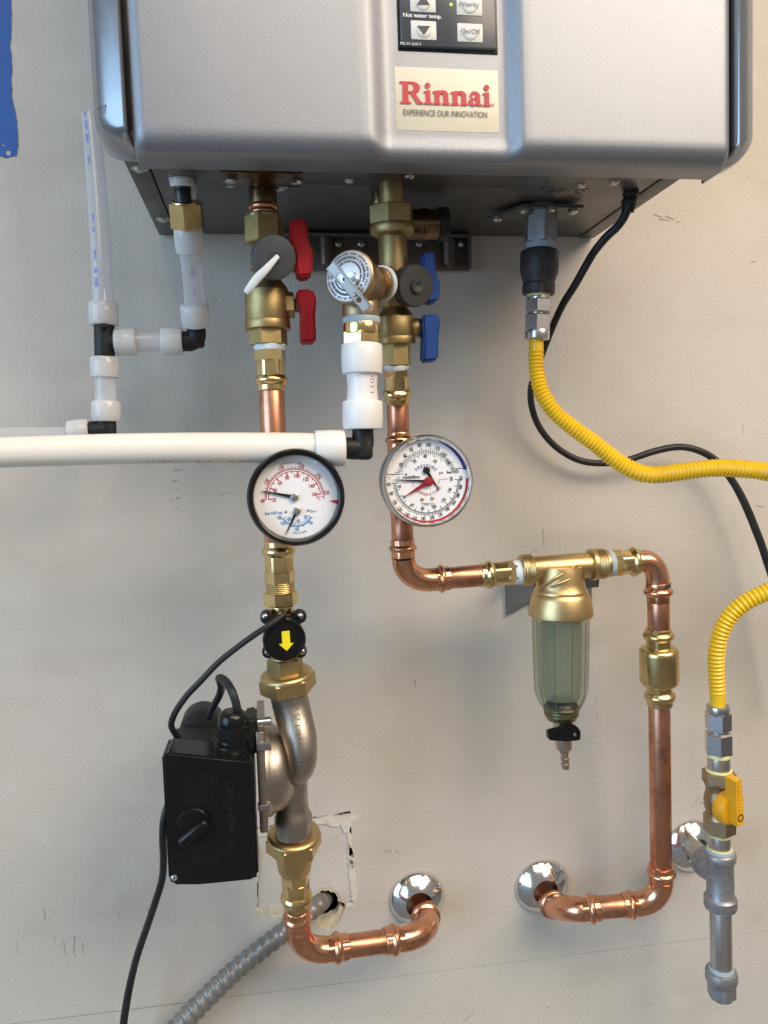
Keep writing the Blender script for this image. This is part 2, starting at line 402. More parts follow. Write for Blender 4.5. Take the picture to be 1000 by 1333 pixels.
# ------------------------------------------------------------------ lettering
TXT = {}
def load_text(strings):
    os_ = []
    for s in sorted(set(strings)):
        c = bpy.data.curves.new('t', 'FONT'); c.body = s; c.size = 1; c.align_x = 'CENTER'; c.align_y = 'CENTER'; c.resolution_u = 3
        o = bpy.data.objects.new('t', c); COL.objects.link(o); os_.append((s, o, c))
    bpy.context.view_layer.update(); dg = bpy.context.evaluated_depsgraph_get()
    for s, o, c in os_:
        e = o.evaluated_get(dg); me = e.to_mesh(); vs = [v.co.copy() for v in me.vertices]; fs = [tuple(p.vertices) for p in me.polygons]
        xs = [v.x for v in vs]; ys = [v.y for v in vs]
        if vs:
            cx, cy = (min(xs)+max(xs))/2, (min(ys)+max(ys))/2; vs = [(v.x-cx, v.y-cy) for v in vs]
            TXT[s] = (vs, fs, max(xs)-min(xs), max(ys)-min(ys))
        else: TXT[s] = ([], [], .25, .5)
        e.to_mesh_clear()
    for s, o, c in os_: bpy.data.objects.remove(o); bpy.data.curves.remove(c)
class Flat:
    """2-D print on a flat face: origin, right and up vectors of one unit, out = small normal lift"""
    def __init__(s, o, right, up, lift): s.o, s.r, s.u, s.l = Vector(o), Vector(right), Vector(up), Vector(lift)
    def pt(s, x, y, k=1): return s.o + s.r*x + s.u*y + s.l*k
    def poly(s, bm, pts, k=1): bm.faces.new([bm.verts.new(s.pt(x, y, k)) for x, y in pts])
    def shape(s, bm, loops, k=1):
        fl = [p for l in loops for p in l]; vs = [bm.verts.new(s.pt(x, y, k)) for x, y in fl]
        for t in tessellate_polygon([[Vector((x, y, 0)) for x, y in l] for l in loops]): bm.faces.new([vs[i] for i in t])
    def text(s, bm, st, x, y, h=None, w_=None, ang=0, k=1, bold=0):
        vs, fs, tw, th = TXT[st]
        sx = sy = (h/ .70 if h else w_/tw)
        if h and w_: sx = w_/tw
        ca, sa = math.cos(ang), math.sin(ang)
        for dx in ((0,) if not bold else (-bold, bold)):
            q = [bm.verts.new(s.pt(x+(a*sx+dx)*ca-b*sy*sa, y+(a*sx+dx)*sa+b*sy*ca, k+(.15 if dx > 0 else 0))) for a, b in vs]
            for f in fs: bm.faces.new([q[i] for i in f])
    def arctext(s, bm, st, cx, cy, r, amid, h, gap=.14, inside=False, k=1):
        sc = h/.70; ws = [TXT[c][2]*sc + gap*h if c != ' ' else h*.5 for c in st]; tot = sum(ws); a = -tot/2
        for c, cw in zip(st, ws):
            mid = (a+cw/2)/r; a += cw
            th = amid-mid if not inside else amid+mid
            if c != ' ': s.text(bm, c, cx+r*math.cos(th), cy+r*math.sin(th), h=h, ang=th-math.pi/2 if not inside else th+math.pi/2, k=k)
    def line(s, bm, x0, y0, x1, y1, wd, wd2=None, k=1):
        wd2 = wd if wd2 is None else wd2; dx, dy = x1-x0, y1-y0; l = math.hypot(dx, dy); nx, ny = -dy/l/2, dx/l/2
        s.poly(bm, [(x0+nx*wd, y0+ny*wd), (x1+nx*wd2, y1+ny*wd2), (x1-nx*wd2, y1-ny*wd2), (x0-nx*wd, y0-ny*wd)], k)
    def arc(s, bm, cx, cy, r0, r1, a0, a1, n=40, k=1):
        for i in range(n):
            t0, t1 = a0+(a1-a0)*i/n, a0+(a1-a0)*(i+1)/n; rr = (r0, r1) if not callable(r0) else None
            f0, f1 = (r0(i/n), r0((i+1)/n)) if callable(r0) else (r0, r0)
            s.poly(bm, [(cx+f0*math.cos(t0), cy+f0*math.sin(t0)), (cx+r1*math.cos(t0), cy+r1*math.sin(t0)),
                        (cx+r1*math.cos(t1), cy+r1*math.sin(t1)), (cx+f1*math.cos(t1), cy+f1*math.sin(t1))], k)
    def disc(s, bm, cx, cy, r, n=24, k=1): s.poly(bm, [(cx+r*math.cos(2*math.pi*i/n), cy+r*math.sin(2*math.pi*i/n)) for i in range(n)], k)
load_text(['Hot water temp.', 'MC-91-2US-S', 'Priority', 'On/Off', 'EXPERIENCE OUR INNOVATION', 'R', 'GAS', 'psi', 'feet H2O', 'feet H2O psi', '°F', '°C', 'TP8722',
           'resideo', '1100', 'GRUNDFOS', 'D-S 500303 25 6 22', 'FM', 'OFF', 'CO', 'POTABLE', 'Bar'] + [str(i) for i in range(0, 340, 10)] +
          list('ABCDEFGHIJKLMNOPQRSTUVWXYZ') + ['SDR9 NSF', 'PEX 1/2'])
FRONT = Vector((0, -1, 0)); XV = Vector((1, 0, 0)); ZV = Vector((0, 0, 1))
# ================================================================== the wall
def W(px, py): return P(px, py, 0)
zc = lambda x: CAM_H - .5722 - .0134*x
hole_out = [W(*q) for q in [(331, 1079), (350, 1075), (400, 1065), (456, 1056.5), (456.6, 1066), (458, 1100), (460, 1140), (462, 1175), (450, 1179), (446, 1190), (441, 1202), (430, 1211), (418, 1207), (408, 1196), (398, 1189), (360, 1190), (335, 1189), (334.5, 1140)]]
hole_out = rag(hole_out, .006, .0008, True, 3)
xs = [-1.7+i*.03 for i in range(124)]
rnd = random.Random(5)
top_edge = []
bm = NB()
upper = [Vector((-1.7, 0, 2.75))] + [Vector((x, 0, zc(x)+.0001+rnd.uniform(0, .0002))) for x in xs] + [Vector((xs[-1], 0, 2.75))]
extrude_poly(bm, [upper, hole_out[::-1]], (0, .0127, 0))
wall = struct('wall', bm, WALL, at=(0, 0, .776))
bm = NB()
lower = [Vector((-1.7, 0, 0))] + [Vector((x, 0, zc(x)-.00015-rnd.uniform(0, .0004)*(1.5 if x < .0 else .3))) for x in xs] + [Vector((xs[-1], 0, 0))]
extrude_poly(bm, [lower], (0, .0127, 0))
struct('lower_sheet', bm, WALL, wall)
bm = NB(); box(bm, Vector((.15, .075, 1.35)), 3.6, .01, 2.7); struct('cavity_back', bm, CAVITY, wall)
bm = NB()
p = [W(*q) for q in [(334, 1084), (400, 1071), (449, 1061.5), (454.5, 1066), (457.8, 1140), (460, 1173), (446, 1176), (441, 1163), (430, 1156), (417, 1157), (409, 1166), (406, 1178), (396, 1184), (360, 1185), (336, 1186), (335.8, 1130)]]
p = rag(p, .006, .0005, True, 8); p = [q+Vector((0, .0012, 0)) for q in p]
extrude_poly(bm, [p], (0, .0125, 0)); patch = struct('wall_patch', bm, WALL, wall)
def torn(px, seed, lift=-.0004, mtl=PAPER, th=.004, amp=.0009):
    bm = NB(); q = rag([W(*a) for a in px], .0028, amp, True, seed)
    extrude_poly(bm, [[v+Vector((0, lift, 0)) for v in q]], (0, th, 0)); return bm
struct('torn_paper', torn([(336, 1080), (400, 1067.5), (435, 1060.5), (446, 1063), (444, 1073), (437, 1077), (420, 1072), (400, 1077), (372, 1083), (337, 1089)], 1), PAPER, patch)
struct('torn_paper', torn([(446, 1061), (464, 1060), (470, 1063), (460, 1070), (453, 1084), (448, 1083), (443, 1074)], 2), PAPER, patch)
struct('torn_paper', torn([(453, 1094), (460, 1110), (463, 1120), (459, 1132), (455, 1122)], 4, amp=.0006), PAPER, patch)
struct('torn_paper', torn([(329, 1184), (345, 1181), (366, 1182), (398, 1184), (399, 1191), (372, 1195), (350, 1194), (330, 1195)], 5), PLASTER, patch)
struct('torn_paper', torn([(452, 1082), (459, 1088), (460, 1104), (461, 1122), (463, 1140), (465, 1158), (463.5, 1176), (458, 1172), (456, 1150), (454, 1120)], 11, amp=.0008), PAPER, patch)
struct('torn_paper', torn([(332, 1100), (337, 1102), (338, 1130), (335, 1150), (332, 1130)], 12, amp=.0007), PAPER, patch)
struct('torn_paper', torn([(448, 1176), (462, 1175), (464, 1180), (452, 1181)], 6), PAPER, patch)
bm = torn([(408, 1186), (414, 1196), (424, 1198), (436, 1192), (444, 1180), (449, 1186), (443, 1200), (432, 1214), (424, 1210), (410, 1207), (402, 1194)], 7, .003, th=.009)
struct('broken_gypsum', bm, PLASTER, wall)
bm = torn([(404, 1178), (408, 1164), (420, 1154), (434, 1155), (444, 1165), (446, 1176), (441, 1174), (438, 1165), (429, 1160), (419, 1161), (411, 1168), (409, 1180)], 9, .002, th=.010)
struct('broken_gypsum', bm, PLASTER, wall)
# small chips of paint and plaster
for i, (x, y, r) in enumerate([(718, 1233, 2.6), (736, 1228, 1.6), (715, 1308, 1.8), (512, 1108, 1.5)]):
    bm = NB(); q = [W(x+r*1.4*math.cos(a*.9)*random.uniform(.6, 1.3), y+r*math.sin(a*.9)*random.uniform(.6, 1.3)) for a in range(7)]
    extrude_poly(bm, [[v+Vector((0, -.0006, 0)) for v in q]], (0, .001, 0)); struct('paint_chip', bm, PAPER, wall)
# pencil and scuff marks, drawn on the board
bm = NB(); fw = Flat((0, -.0003, 0), XV, ZV, (0, -.00005, 0)); rn = random.Random(3)
def mark(x0, y0, x1, y1, wd):
    a, b = W(x0, y0), W(x1, y1); fw.line(bm, a.x, a.z, b.x, b.z, wd*.0008, wd*.0004, k=rn.random())
for x0, y0, x1, y1, wd in [(58, 1184, 58.5, 1198, .8), (70, 1185, 71, 1190, .6), (97, 1219, 96, 1242, 1.1), (97, 1219, 99, 1218, 1.5), (83, 1225, 85, 1245, .7), (107, 1225, 108.5, 1242, .7), (96, 1243, 100.5, 1243.5, .9), (22, 1226, 23, 1243, .5), (10, 1230, 11, 1236, .4), (70, 1215, 72, 1224, .5), (155, 1188, 155, 1194, .6), (192, 1180, 191, 1188, .5),
        (226, 613, 238, 611, 1.4), (224, 627, 232, 625, 1.6), (229, 637, 231, 638, 1.8), (222, 652, 225, 651, 1.3), (230, 649, 234, 648, 1.8), (228, 662, 231, 661, 1.3), (285, 645, 305, 639, .6), (248, 651, 250, 650, 1.2),
        (707, 690, 708, 712, .9), (706, 688, 707, 695, 1.2), (694, 716, 697, 716, 1.2), (540, 885, 541, 893, 1.2), (500, 1108, 514, 1107, 1), (514, 1107, 520, 1110, .8), (966, 560, 968, 552, 1.0), (966, 563, 970, 562, .8), (984, 658, 996, 660, 1), (977, 340, 985, 341, .7),
        (905, 1045, 911, 1035, .9), (911, 1044, 922, 1048, .9), (900, 1050, 907, 1047, .8), (777, 928, 778, 940, .6), (775, 905, 776, 915, .5), (690, 540, 700, 541, .5), (602, 1330, 618, 1318, .8), (713, 1313, 717, 1306, 1.2), (851, 279, 862, 283, 1.2), (866, 281, 878, 286, 1.3), (858, 285, 872, 287, 1.1), (880, 289, 886, 288, .8)]:
    mark(x0, y0, x1, y1, wd)
struct('scuff_marks', bm, mat('scuff', (.22, .20, .18, 1), (.40, .37, .33, 1), 0, .8, scale=90), wall)
# painter's strip, torn along its right edge
e = rag([W(14, -70), W(14.5, 10), W(15, 35), W(13, 62), W(16, 88), W(15, 110), W(16.5, 130), W(20, 145), W(23, 170), W(24, 190), W(22, 203)], .004, .0007, False, 4)
e += rag([W(22, 203), W(8, 206), W(3, 204), W(-40, 204)], .005, .0006, False, 5)[1:] + [W(-40, -70)]
hol = rag([W(7, 197), W(11, 195), W(14, 198), W(13, 203), W(8, 202)], .003, .0004, True, 2)
ho2 = rag([W(1, 186), W(7, 189), (W(9, 191)), W(4, 190)], .003, .0003, True, 2)
bm = NB(); extrude_poly(bm, [[q+Vector((0, -.0006, 0)) for q in e], [q+Vector((0, -.0006, 0)) for q in hol[::-1]], [q+Vector((0, -.0006, 0)) for q in ho2[::-1]]], (0, .0005, 0))
M('tape_strip', bm, TAPEBL, 'blue painter tape strip with a torn ragged edge stuck on the wall', 'tape')

bm = NB(); box(bm, Vector((.15, -2.5, -.02)), 9, 4.99, .04); struct('unseen_floor', bm, mat('concrete_floor', (.22, .21, .20, 1), (.16, .15, .145, 1), 0, .7, .1, 4, .3, 60))  # floor out of view, added for reflections in the metal and bounced light
# ================================================================== the water heater
OF = .250                                        # face distance from the wall
HX0, HX1 = -.0800, .3590                          # silver cover, left and right ends
ZL = CAM_H + .2105                                # lower lip
ZT = ZL + .60
ZP = CAM_H + .2250                                # underside of the casing
H = T('water_heater', 'silver tankless water heater on the wall with a keypad and a red-lettered sticker', 'water heater', (.135, -.12, ZL))
# cover: profile swept along x, with a shallow recessed band down the middle
V0, V1, V2, V3 = P(477, 100, OF).x, P(508, 100, OF-.008).x, P(655, 100, OF-.008).x, P(684, 100, OF).x
def depth(x):
    def sm(t): t = min(1, max(0, t)); return t*t*(3-2*t)
    return .0085*(sm((x-V0)/(V1-V0)) - sm((x-V2)/(V3-V2)))
xsv = []
for i in range(9): a = math.pi/2*i/8; xsv.append((HX0+.010*(1-math.sin(a)), .010*(1-math.cos(math.pi/2-a)) ))
xsv = [(HX0+.010*(1-math.cos(math.pi/2*i/8)), .010*(1-math.sin(math.pi/2*i/8))) for i in range(9)]
mids = [V0-.006] + [V0+(V1-V0)*i/8 for i in range(9)] + [V1+.004, (V1+V2)/2, V2-.004] + [V2+(V3-V2)*i/8 for i in range(9)] + [V3+.006]
xsv += [(x, 0) for x in (HX0+.06, HX0+.12)] + [(x, 0) for x in mids] + [(V3+.04, 0), (HX1-.06, 0)]
xsv += [(HX1-.010*(1-math.cos(math.pi/2*i/8)), .010*(1-math.sin(math.pi/2*i/8))) for i in range(8, -1, -1)]
bm = NB(); cols = []
for x, e in xsv:
    d = depth(x); o = OF-d-e; c = []
    for z in (ZT, ZL+.3, ZL+.1, ZL+.03, ZL+.018, ZL+.0155): c.append(bm.verts.new((x, -o, z)))
    r = .014; rt = r-.2*d
    for i in range(1, 10):
        a = math.pi/2*i/9; fade = max(0, 1-i/9)
        oo = OF-e-r+r*math.cos(a)-d*fade; c.append(bm.verts.new((x, -oo, ZL+.014-.014*math.sin(a))))
    c.append(bm.verts.new((x, -(OF-e-.034), ZL))); c.append(bm.verts.new((x, -(OF-e-.035), ZL+.001))); c.append(bm.verts.new((x, -(OF-e-.035), ZL+.02)))
    cols.append(c)
for a, b in zip(cols, cols[1:]):
    for i in range(len(a)-1): bm.faces.new((a[i], b[i], b[i+1], a[i+1]))
cover = obj('front_cover', bm, COVER, H, sharp=50)
# side trims: a profile swept down the side and curled under at the bottom corner
def trim(side):
    xe = HX0-.0035 if side < 0 else HX1+.0035
    prof = [(0, OF-.020), (0, OF-.003), (.0015, OF-.0015), (.004, OF-.003), (.006, OF-.004), (.0175, OF-.0095), (.021, OF-.014), (.0235, OF-.022), (.0250, OF-.034), (.0255, OF-.058), (.0240, OF-.060), (.012, OF-.060), (.003, OF-.055)]
    r = .007; bm = NB(); rings = []; um = .0255
    for z in (ZT, ZL+.3, ZL+.1, ZL+.04): rings.append([bm.verts.new((xe+side*u_, -o_, z)) for u_, o_ in prof])
    c = xe-side*r
    for i in range(0, 14):
        a = math.pi/2*min(i, 12)/12; ring = []
        for u_, o_ in prof:
            t = u_/um; k = math.sin(a)**2
            ring.append(bm.verts.new((c+side*((r+u_)*math.cos(a)-(.003 if i == 13 else 0)), -((OF-.017-(OF-o_)*.2)*k+o_*(1-k)), ZL+.017+.013*t-(.012+.0155*t)*math.sin(a))))
        rings.append(ring)
    n = len(prof)
    for a, b in zip(rings, rings[1:]):
        for i in range(n): j = (i+1) % n; bm.faces.new((a[i], a[j], b[j], b[i]))
    bm.faces.new(rings[0]); bm.faces.new(rings[-1][::-1])
    return obj('side_trim', bm, TRIM, H, sharp=50)
tl = trim(-1); trim(1)
bm = NB(); q = [(631, 711), (680, 690), (710, 672), (748, 642), (775, 647)]     # hairline crack in the left trim
cable(bm, [(x/5, y/5, OF-.007-.0002*i, 1.0) for i, (x, y) in enumerate(q)], .002, 6); obj('crack', bm, INKD, tl)
# dark casing behind, bottom pan with folded flanges
bm = NB(); box(bm, Vector(((-.0948+.3560)/2, -.107, (ZP+ZT)/2+.004)), .3560+.0948-.002, .212, ZT-ZP-.008); obj('casing', bm, PAN, H)
PX0, PX1 = -.0948, .3560
bm = NB()
box(bm, Vector(((PX0+PX1)/2, -.108, ZP+.003)), PX1-PX0-.034, .208, .006, .0008)
for y0, y1, h in ((-.150, -.196, .0025),): box(bm, Vector((.13, (y0+y1)/2, ZP+.0005)), PX1-PX0-.06, y0-y1, .004, .0015)
pan = obj('bottom_pan', bm, PAN, H)
for xc in (PX0+.008, PX1-.008):
    bm = NB(); box(bm, Vector((xc, -.108, ZP+.006)), .0165, .212, .014, .0012); obj('pan_flange', bm, PAN, H)
def screw(px, py, z=ZP-.0008, parent=pan, r=.0042):
    d = FW + RT*((px-500)/FPX) + UP*((666.5-py)/FPX); p = CAM + d*((z-CAM.z)/d.z)
    bm = NB(); lathe(bm, p, (0, 0, -1), [(-.002, r*1.5), (.0004, r*1.5), (.0006, r), (.0024, r*.8), (.003, r*.35)], 14); obj('screw', bm, STEEL, parent)
for q in [(182, 219), (212, 285), (533, 229), (455, 234), (757, 240), (800, 236), (365, 244), (300, 239)]: screw(*q)
def onpan(px, py, z=ZP-.0008):
    d = FW + RT*((px-500)/FPX) + UP*((666.5-py)/FPX); return CAM + d*((z-CAM.z)/d.z)
bm = NB(); a = onpan(735, 248); Flat(a, XV, (0, -.8, 0), (0, 0, -.0002)).text(bm, 'GAS', 0, 0, h=.016, k=1)
thick(bm, (0, 0, -.0008)); obj('embossed_letters', bm, mat('pressed_steel', (.22, .21, .20, 1), None, .7, .4), pan)
# hot outlet flange and gas flange plates
bm = NB(); a = onpan(341, 228, ZP-.003); box(bm, a+Vector((0, .004, 0)), .062, .030, .005, .001); fl = obj('outlet_flange', bm, DARKBRASS, H)
for dx in (-.024, .026):
    bm = NB(); lathe(bm, a+Vector((dx, -.002, -.002)), (0, 0, -1), [(0, .0055), (.004, .0055), (.005, .004)], 6); obj('bolt', bm, STEEL, fl)
bm = NB(); a = onpan(706, 272, ZP-.003); g = [(-.045, .022), (-.022, -.014), (.034, -.014), (.034, .02), (0, .03)]
extrude_poly(bm, [[a+Vector((x, y, 0)) for x, y in g]], (0, 0, -.003)); fl = obj('gas_flange', bm, PAN, H)
for dx, dy in ((-.020, -.008), (.003, -.012), (.026, -.009), (-.038, .017)):
    bm = NB(); lathe(bm, a+Vector((dx, dy, -.002)), (0, 0, -1), [(0, .0048), (.0035, .0046), (.005, .0028)], 8); obj('bolt', bm, STEEL, fl)
# keypad
OV = OF-.0085
def box_px(x0, y0, x1, y1, off, th, bev):
    a, b = P(x0, y0, off), P(x1, y1, off); bm = NB()
    box(bm, Vector(((a.x+b.x)/2, -(off+th/2-.0004), (a.z+b.z)/2)), b.x-a.x, th, a.z-b.z, bev, 3); return bm
keypad = obj('keypad', box_px(516, -90, 645.5, 68.5, OV, .0035, .0016), PANL, H)
bm = box_px(513.5, -92, 648, 71.5, OV, .0012, .0005); obj('keypad_rim', bm, BLACKG, keypad)
ok = OV+.0031
C1 = P(580, 30, ok); px_ = S(C1)
def K(x, y): p = P(x, y, ok); return (p.x, p.z)
fk = Flat((0, -ok, 0), XV, ZV, (0, -.00025, 0))
def button(x0, y0, x1, y1):
    a, b = P(x0, y0, ok), P(x1, y1, ok); bm = NB()
    box(bm, Vector(((a.x+b.x)/2, -ok, (a.z+b.z)/2)), b.x-a.x, .0012, a.z-b.z, .0005, 2)
    lathe(bm, Vector(((a.x+b.x)/2, -ok-.0004, (a.z+b.z)/2)), FRONT, [(0, .0054), (.0005, .0053), (.0009, .0047), (.0010, .003), (.0010, .0005)], 28)
    return obj('button', bm, BUTTON, keypad)
fb = Flat((0, -ok-.0016, 0), XV, ZV, (0, -.0001, 0))
b1 = button(533.5, -9, 567.5, 17); b2 = button(534.5, 26.5, 568.5, 53); b3 = button(594, -5, 628, 21.5); b4 = button(595, 30, 628.7, 56)
bm = NB(); fb.poly(bm, [K(542, 8), K(559, 8), K(550.5, -5)]); obj('arrow', bm, INKD, b1)
bm = NB(); fb.poly(bm, [K(542.5, 35), K(559.5, 35.5), K(551.5, 47)]); obj('arrow', bm, INKD, b2)
bm = NB(); x, z = K(610.5, 8.2); fb.text(bm, 'Priority', x, z, w_=.0146, k=1); obj('lettering', bm, INKB, b3)
bm = NB(); x, z = K(612, 42.5); fb.text(bm, 'On/Off', x, z, w_=.0143, k=1); obj('lettering', bm, INKB, b4)
bm = NB(); x, z = K(550, 21.6); fk.text(bm, 'Hot water temp.', x, z, w_=.0276, bold=.00012, k=1.6); x, z = K(534.5, 57.2); fk.text(bm, 'MC-91-2US-S', x, z, w_=.0148, k=1.6); obj('lettering', bm, INKW, keypad)
bm = NB(); lathe(bm, P(587, 6.5, ok-.0004), FRONT, [(0, .0011), (.0008, .001), (.0012, .0004)], 12); obj('indicator_light', bm, led, keypad)
# sticker
os_ = OV+.0008
st = obj('sticker', box_px(513.4, 86.5, 650, 173.3, OV, .0006, .0002), STICK, H)
def Q(x, y): p = P(x, y, os_); return (p.x, p.z)
x0, z0 = Q(521, 137.0); x1, z1 = Q(636, 137.0); zb0 = P(579, 138.0, os_).z; zt0 = P(545, 106.5, os_).z
E_ = (x1-x0)/402; EY = (P(540, 106.3, os_).z-P(540, 135.2, os_).z)/100
fr = Flat((x0, -os_, P(540, 135.2, os_).z), XV*E_, ZV*EY, (0, -.00006, 0))
bm = NB(); kk = [1.0]
def sh(*loops): kk[0] += .35; fr.shape(bm, loops, kk[0])
def ell(cx, cy, rx, ry, a0, a1, n=14): return [(cx+rx*math.cos(R_(a0+(a1-a0)*i/n)), cy+ry*math.sin(R_(a0+(a1-a0)*i/n))) for i in range(n+1)]
# R
sh([(0, 0), (50, 0), (50, 8), (38, 10), (38, 90), (50, 92), (50, 100), (0, 100), (0, 92), (13, 90), (13, 10), (0, 8)])
sh([(37, 100)] + ell(60, 74, 31, 26, 90, -90) + [(37, 48), (37, 57)] + ell(50, 74.5, 13, 17.5, -90, 90) + [(37, 92)])
sh([(46, 50), (66, 52), (93, 11), (104, 8), (104, 0), (76, 0)])
def sx_(x, k, pts): return [(x+q*k, r) for q, r in pts]
def letter_i(x, k=.85):
    sh(sx_(x, k, [(0, 0), (45, 0), (45, 7), (35, 9), (35, 65), (30, 65), (0, 59), (0, 53), (11, 52), (11, 9), (0, 7)])); sh(ell(x+22*k, 85, 12.5, 13, 0, 350, 18))
def letter_n(x, k=.90):
    sh(sx_(x, k, [(0, 0), (42, 0), (42, 7), (35, 9), (35, 65), (30, 65), (0, 59), (0, 53), (11, 52), (11, 9), (0, 7)]))
    sh(sx_(x, k, [(34, 46)] + ell(52, 44, 27, 22, 130, 0) + [(79, 9), (87, 7), (87, 0), (48, 0), (48, 7), (55, 9), (55, 40)] + ell(47, 40, 8, 11, 0, 130)[1:] + [(34, 44)]))
def letter_a(x, k=.92):
    sh(sx_(x, k, [(7, 46)] + ell(30, 45, 23, 21, 150, 90, 8) + ell(32, 45, 27, 21, 88, 0, 8) + [(59, 10), (69, 7), (69, 0), (46, 0), (37, 8), (37, 42)] + ell(29, 44, 8, 13, 0, 130, 8) + ell(15, 48, 9, 8, 20, -170, 8)))
    sh(sx_(x, k, ell(22, 17, 22, 19, 80, 310, 18) + [(38, 8), (38, 15)] + ell(31, 18, 9, 10, 310, 110, 10) + [(38, 32), (38, 38)]))
letter_i(107); letter_n(147); letter_n(229); letter_a(310); letter_i(376)
obj('lettering', bm, INKR, st)
bm = NB(); x, z = Q(580.2, 147.8); Flat((0, -os_, 0), XV, ZV, (0, -.00012, 0)).text(bm, 'EXPERIENCE OUR INNOVATION', x, z, w_=P(634.5, 148, os_).x-P(525.5, 148, os_).x, h=.0042)
x, z = Q(641.8, 136.5); Flat((0, -os_, 0), XV, ZV, (0, -.00012, 0)).arc(bm, x, z, .0005, .0009, 0, 6.28, 14); obj('lettering', bm, INKD, st)
# mounting rail below the heater
bm = NB(); a, b = P(368, 309, .012), P(612, 355, .012)
zt, zb = P(480, 309, .012).z, P(480, 351, .012).z
box(bm, Vector(((a.x+b.x)/2, -.008, (zt+zb)/2)), b.x-a.x, .004, zt-zb, .0008)
box(bm, Vector(((a.x+b.x)/2, -.012, zt)), b.x-a.x, .022, .003, .0008)
box(bm, Vector((b.x-.0015, -.012, (zt+zb)/2)), .003, .016, zt-zb, .0006)
rail = M('mounting_rail', bm, RAIL, 'dark steel mounting rail on the wall under the water heater', 'bracket')
for x in (424, 583):
    bm = NB(); c = P(x, 327, .012); tube(bm, [c+Vector((0, 0, .016)), c+Vector((0, -.004, .013)), c+Vector((0, -.005, 0)), c+Vector((0, -.004, -.013)), c+Vector((0, 0, -.016))], [.002, .006, .0065, .006, .002], 14); obj('rib', bm, RAIL, rail)
for x in (440, 470, 545, 600):
    bm = NB(); c = P(x, 318, .0105); lathe(bm, c, FRONT, [(0, .004), (.003, .0036), (.004, .002)], 10); obj('screw', bm, STEEL, rail)
# ================================================================== hot side: valve, pipe, gauge, union
OH = .145
def lever(name, px, off, th, material, parent): 
    bm = NB(); prism(bm, px, off, th, .0018, 3); return obj(name, bm, material, parent)
axh = Axis(341.5, 228, 350, 455, OH)
hv = T('service_valve', 'brass service valve with two red levers and a grey drain cap', 'valve', axh.at(455), 'service valves under the heater')
bm = NB(); axh.seg(bm, 224, 272, 36); obj('neck', bm, DARKBRASS, hv)
bm = NB(); axh.bead(bm, 267, 275, 36, 39); axh.bead(bm, 274, 282, 36, 39); obj('ring', bm, COPPER, hv)
bm = NB(); axh.seg(bm, 280, 286, 46); axh.hex(bm, 282, 318, 51, R_(12)); obj('union_nut', bm, BRASSD, hv)
bm = NB(); axh.seg(bm, 316, 345, 33); axh.seg(bm, 336, 352, 38, 40); axh.prof(bm, [(350, 30), (362, 34), (374, 52), (379, 57), (380, 58)]); axh.seg(bm, 379, 419, 57.5); axh.seg(bm, 418.5, 430, 59)
axh.hex(bm, 428, 450, 50, R_(10)); obj('body', bm, BRASSD, hv)
c = P(357, 335, OH+.035); a = axh.at(337)
bm = NB(); d = (c-a); lathe(bm, a, d, [(0, .010), (d.length-.004, .0115)], 24); lathe(bm, c-d.normalized()*.012, d, [(0, .0155), (.001, .0168), (.012, .0172), (.0155, .0165), (.0162, .0150), (.0166, .003)], 40)
lathe(bm, c-d.normalized()*.012+d.normalized()*.0164, d, [(0, .0052), (.0012, .0050), (.0014, .0042), (.0006, .0036)], 24)
cap = obj('drain_cap', bm, GREYP, hv)
bm = NB(); q = [P(362, 333, OH+.042), P(355, 341, OH+.043), P(345, 352, OH+.043), P(335, 362, OH+.041), P(325, 375, OH+.038), P(320, 381, OH+.036)]
us = [.0018, .0023, .0030, .0034, .0030, .0022]
for v_, r_ in zip(q, us): pass
pts = [Vector(s[:3]) for s in spline([tuple(v)+(r,) for v, r in zip(q, us)], .002)]; rr = [s[3] for s in spline([tuple(v)+(r,) for v, r in zip(q, us)], .002)]
u_, v_ = rmf(pts); ringset(bm, pts, u_, [x*.45 for x in v_], rr, 14); obj('strap', bm, WHITEP, cap)
lever('lever', [(376.5, 289), (398, 289.5), (400, 300), (401, 320), (406.5, 329), (406.5, 352), (404, 362), (387, 364), (384, 350), (383, 333), (378, 326)], OH+.022, .020, RED, hv)
bm = NB(); lathe(bm, axh.at(345)+Vector((0, -.012, 0)), (1, 0, 0), [(0, .010), (.024, .0085), (.026, .005)], 16); obj('stem', bm, BRASSD, hv)
ax2 = Axis(352, 398, 400, 397, OH)
bm = NB(); ax2.hex(bm, 365, 383, 34); ax2.seg(bm, 380, 392, 13, n=12); ax2.hex(bm, 384, 392, 20, R_(10)); obj('stem', bm, BRASSD, hv)
lever('lever', [(385, 380), (405, 379), (411, 387), (411, 402), (409.5, 412), (411, 440), (410.5, 446.5), (391, 447.5), (390.5, 420), (391, 404), (386, 398)], OH+.002, .020, RED, hv)
axp = Axis(351.2, 450, 357.5, 600, OH)
t = T('press_adapter', 'brass press adapter above the upper left copper pipe below the red levers', 'pipe fitting', axp.at(509), 'brass press adapters')
bm = NB(); axp.seg(bm, 449, 457, 42, 40); obj('thread_tape', bm, TAPEW, t)
bm = NB(); axp.hex(bm, 455, 471, 42, R_(14)); axp.press(bm, 509, 469, 37, 44); obj('body', bm, BRASS, t)
bm = NB(); axp.seg(bm, 507, 640, 33); M('copper_pipe', bm, COPPERP, 'short copper pipe between a brass adapter and the black-rimmed gauge', 'pipe', 'copper pipes')

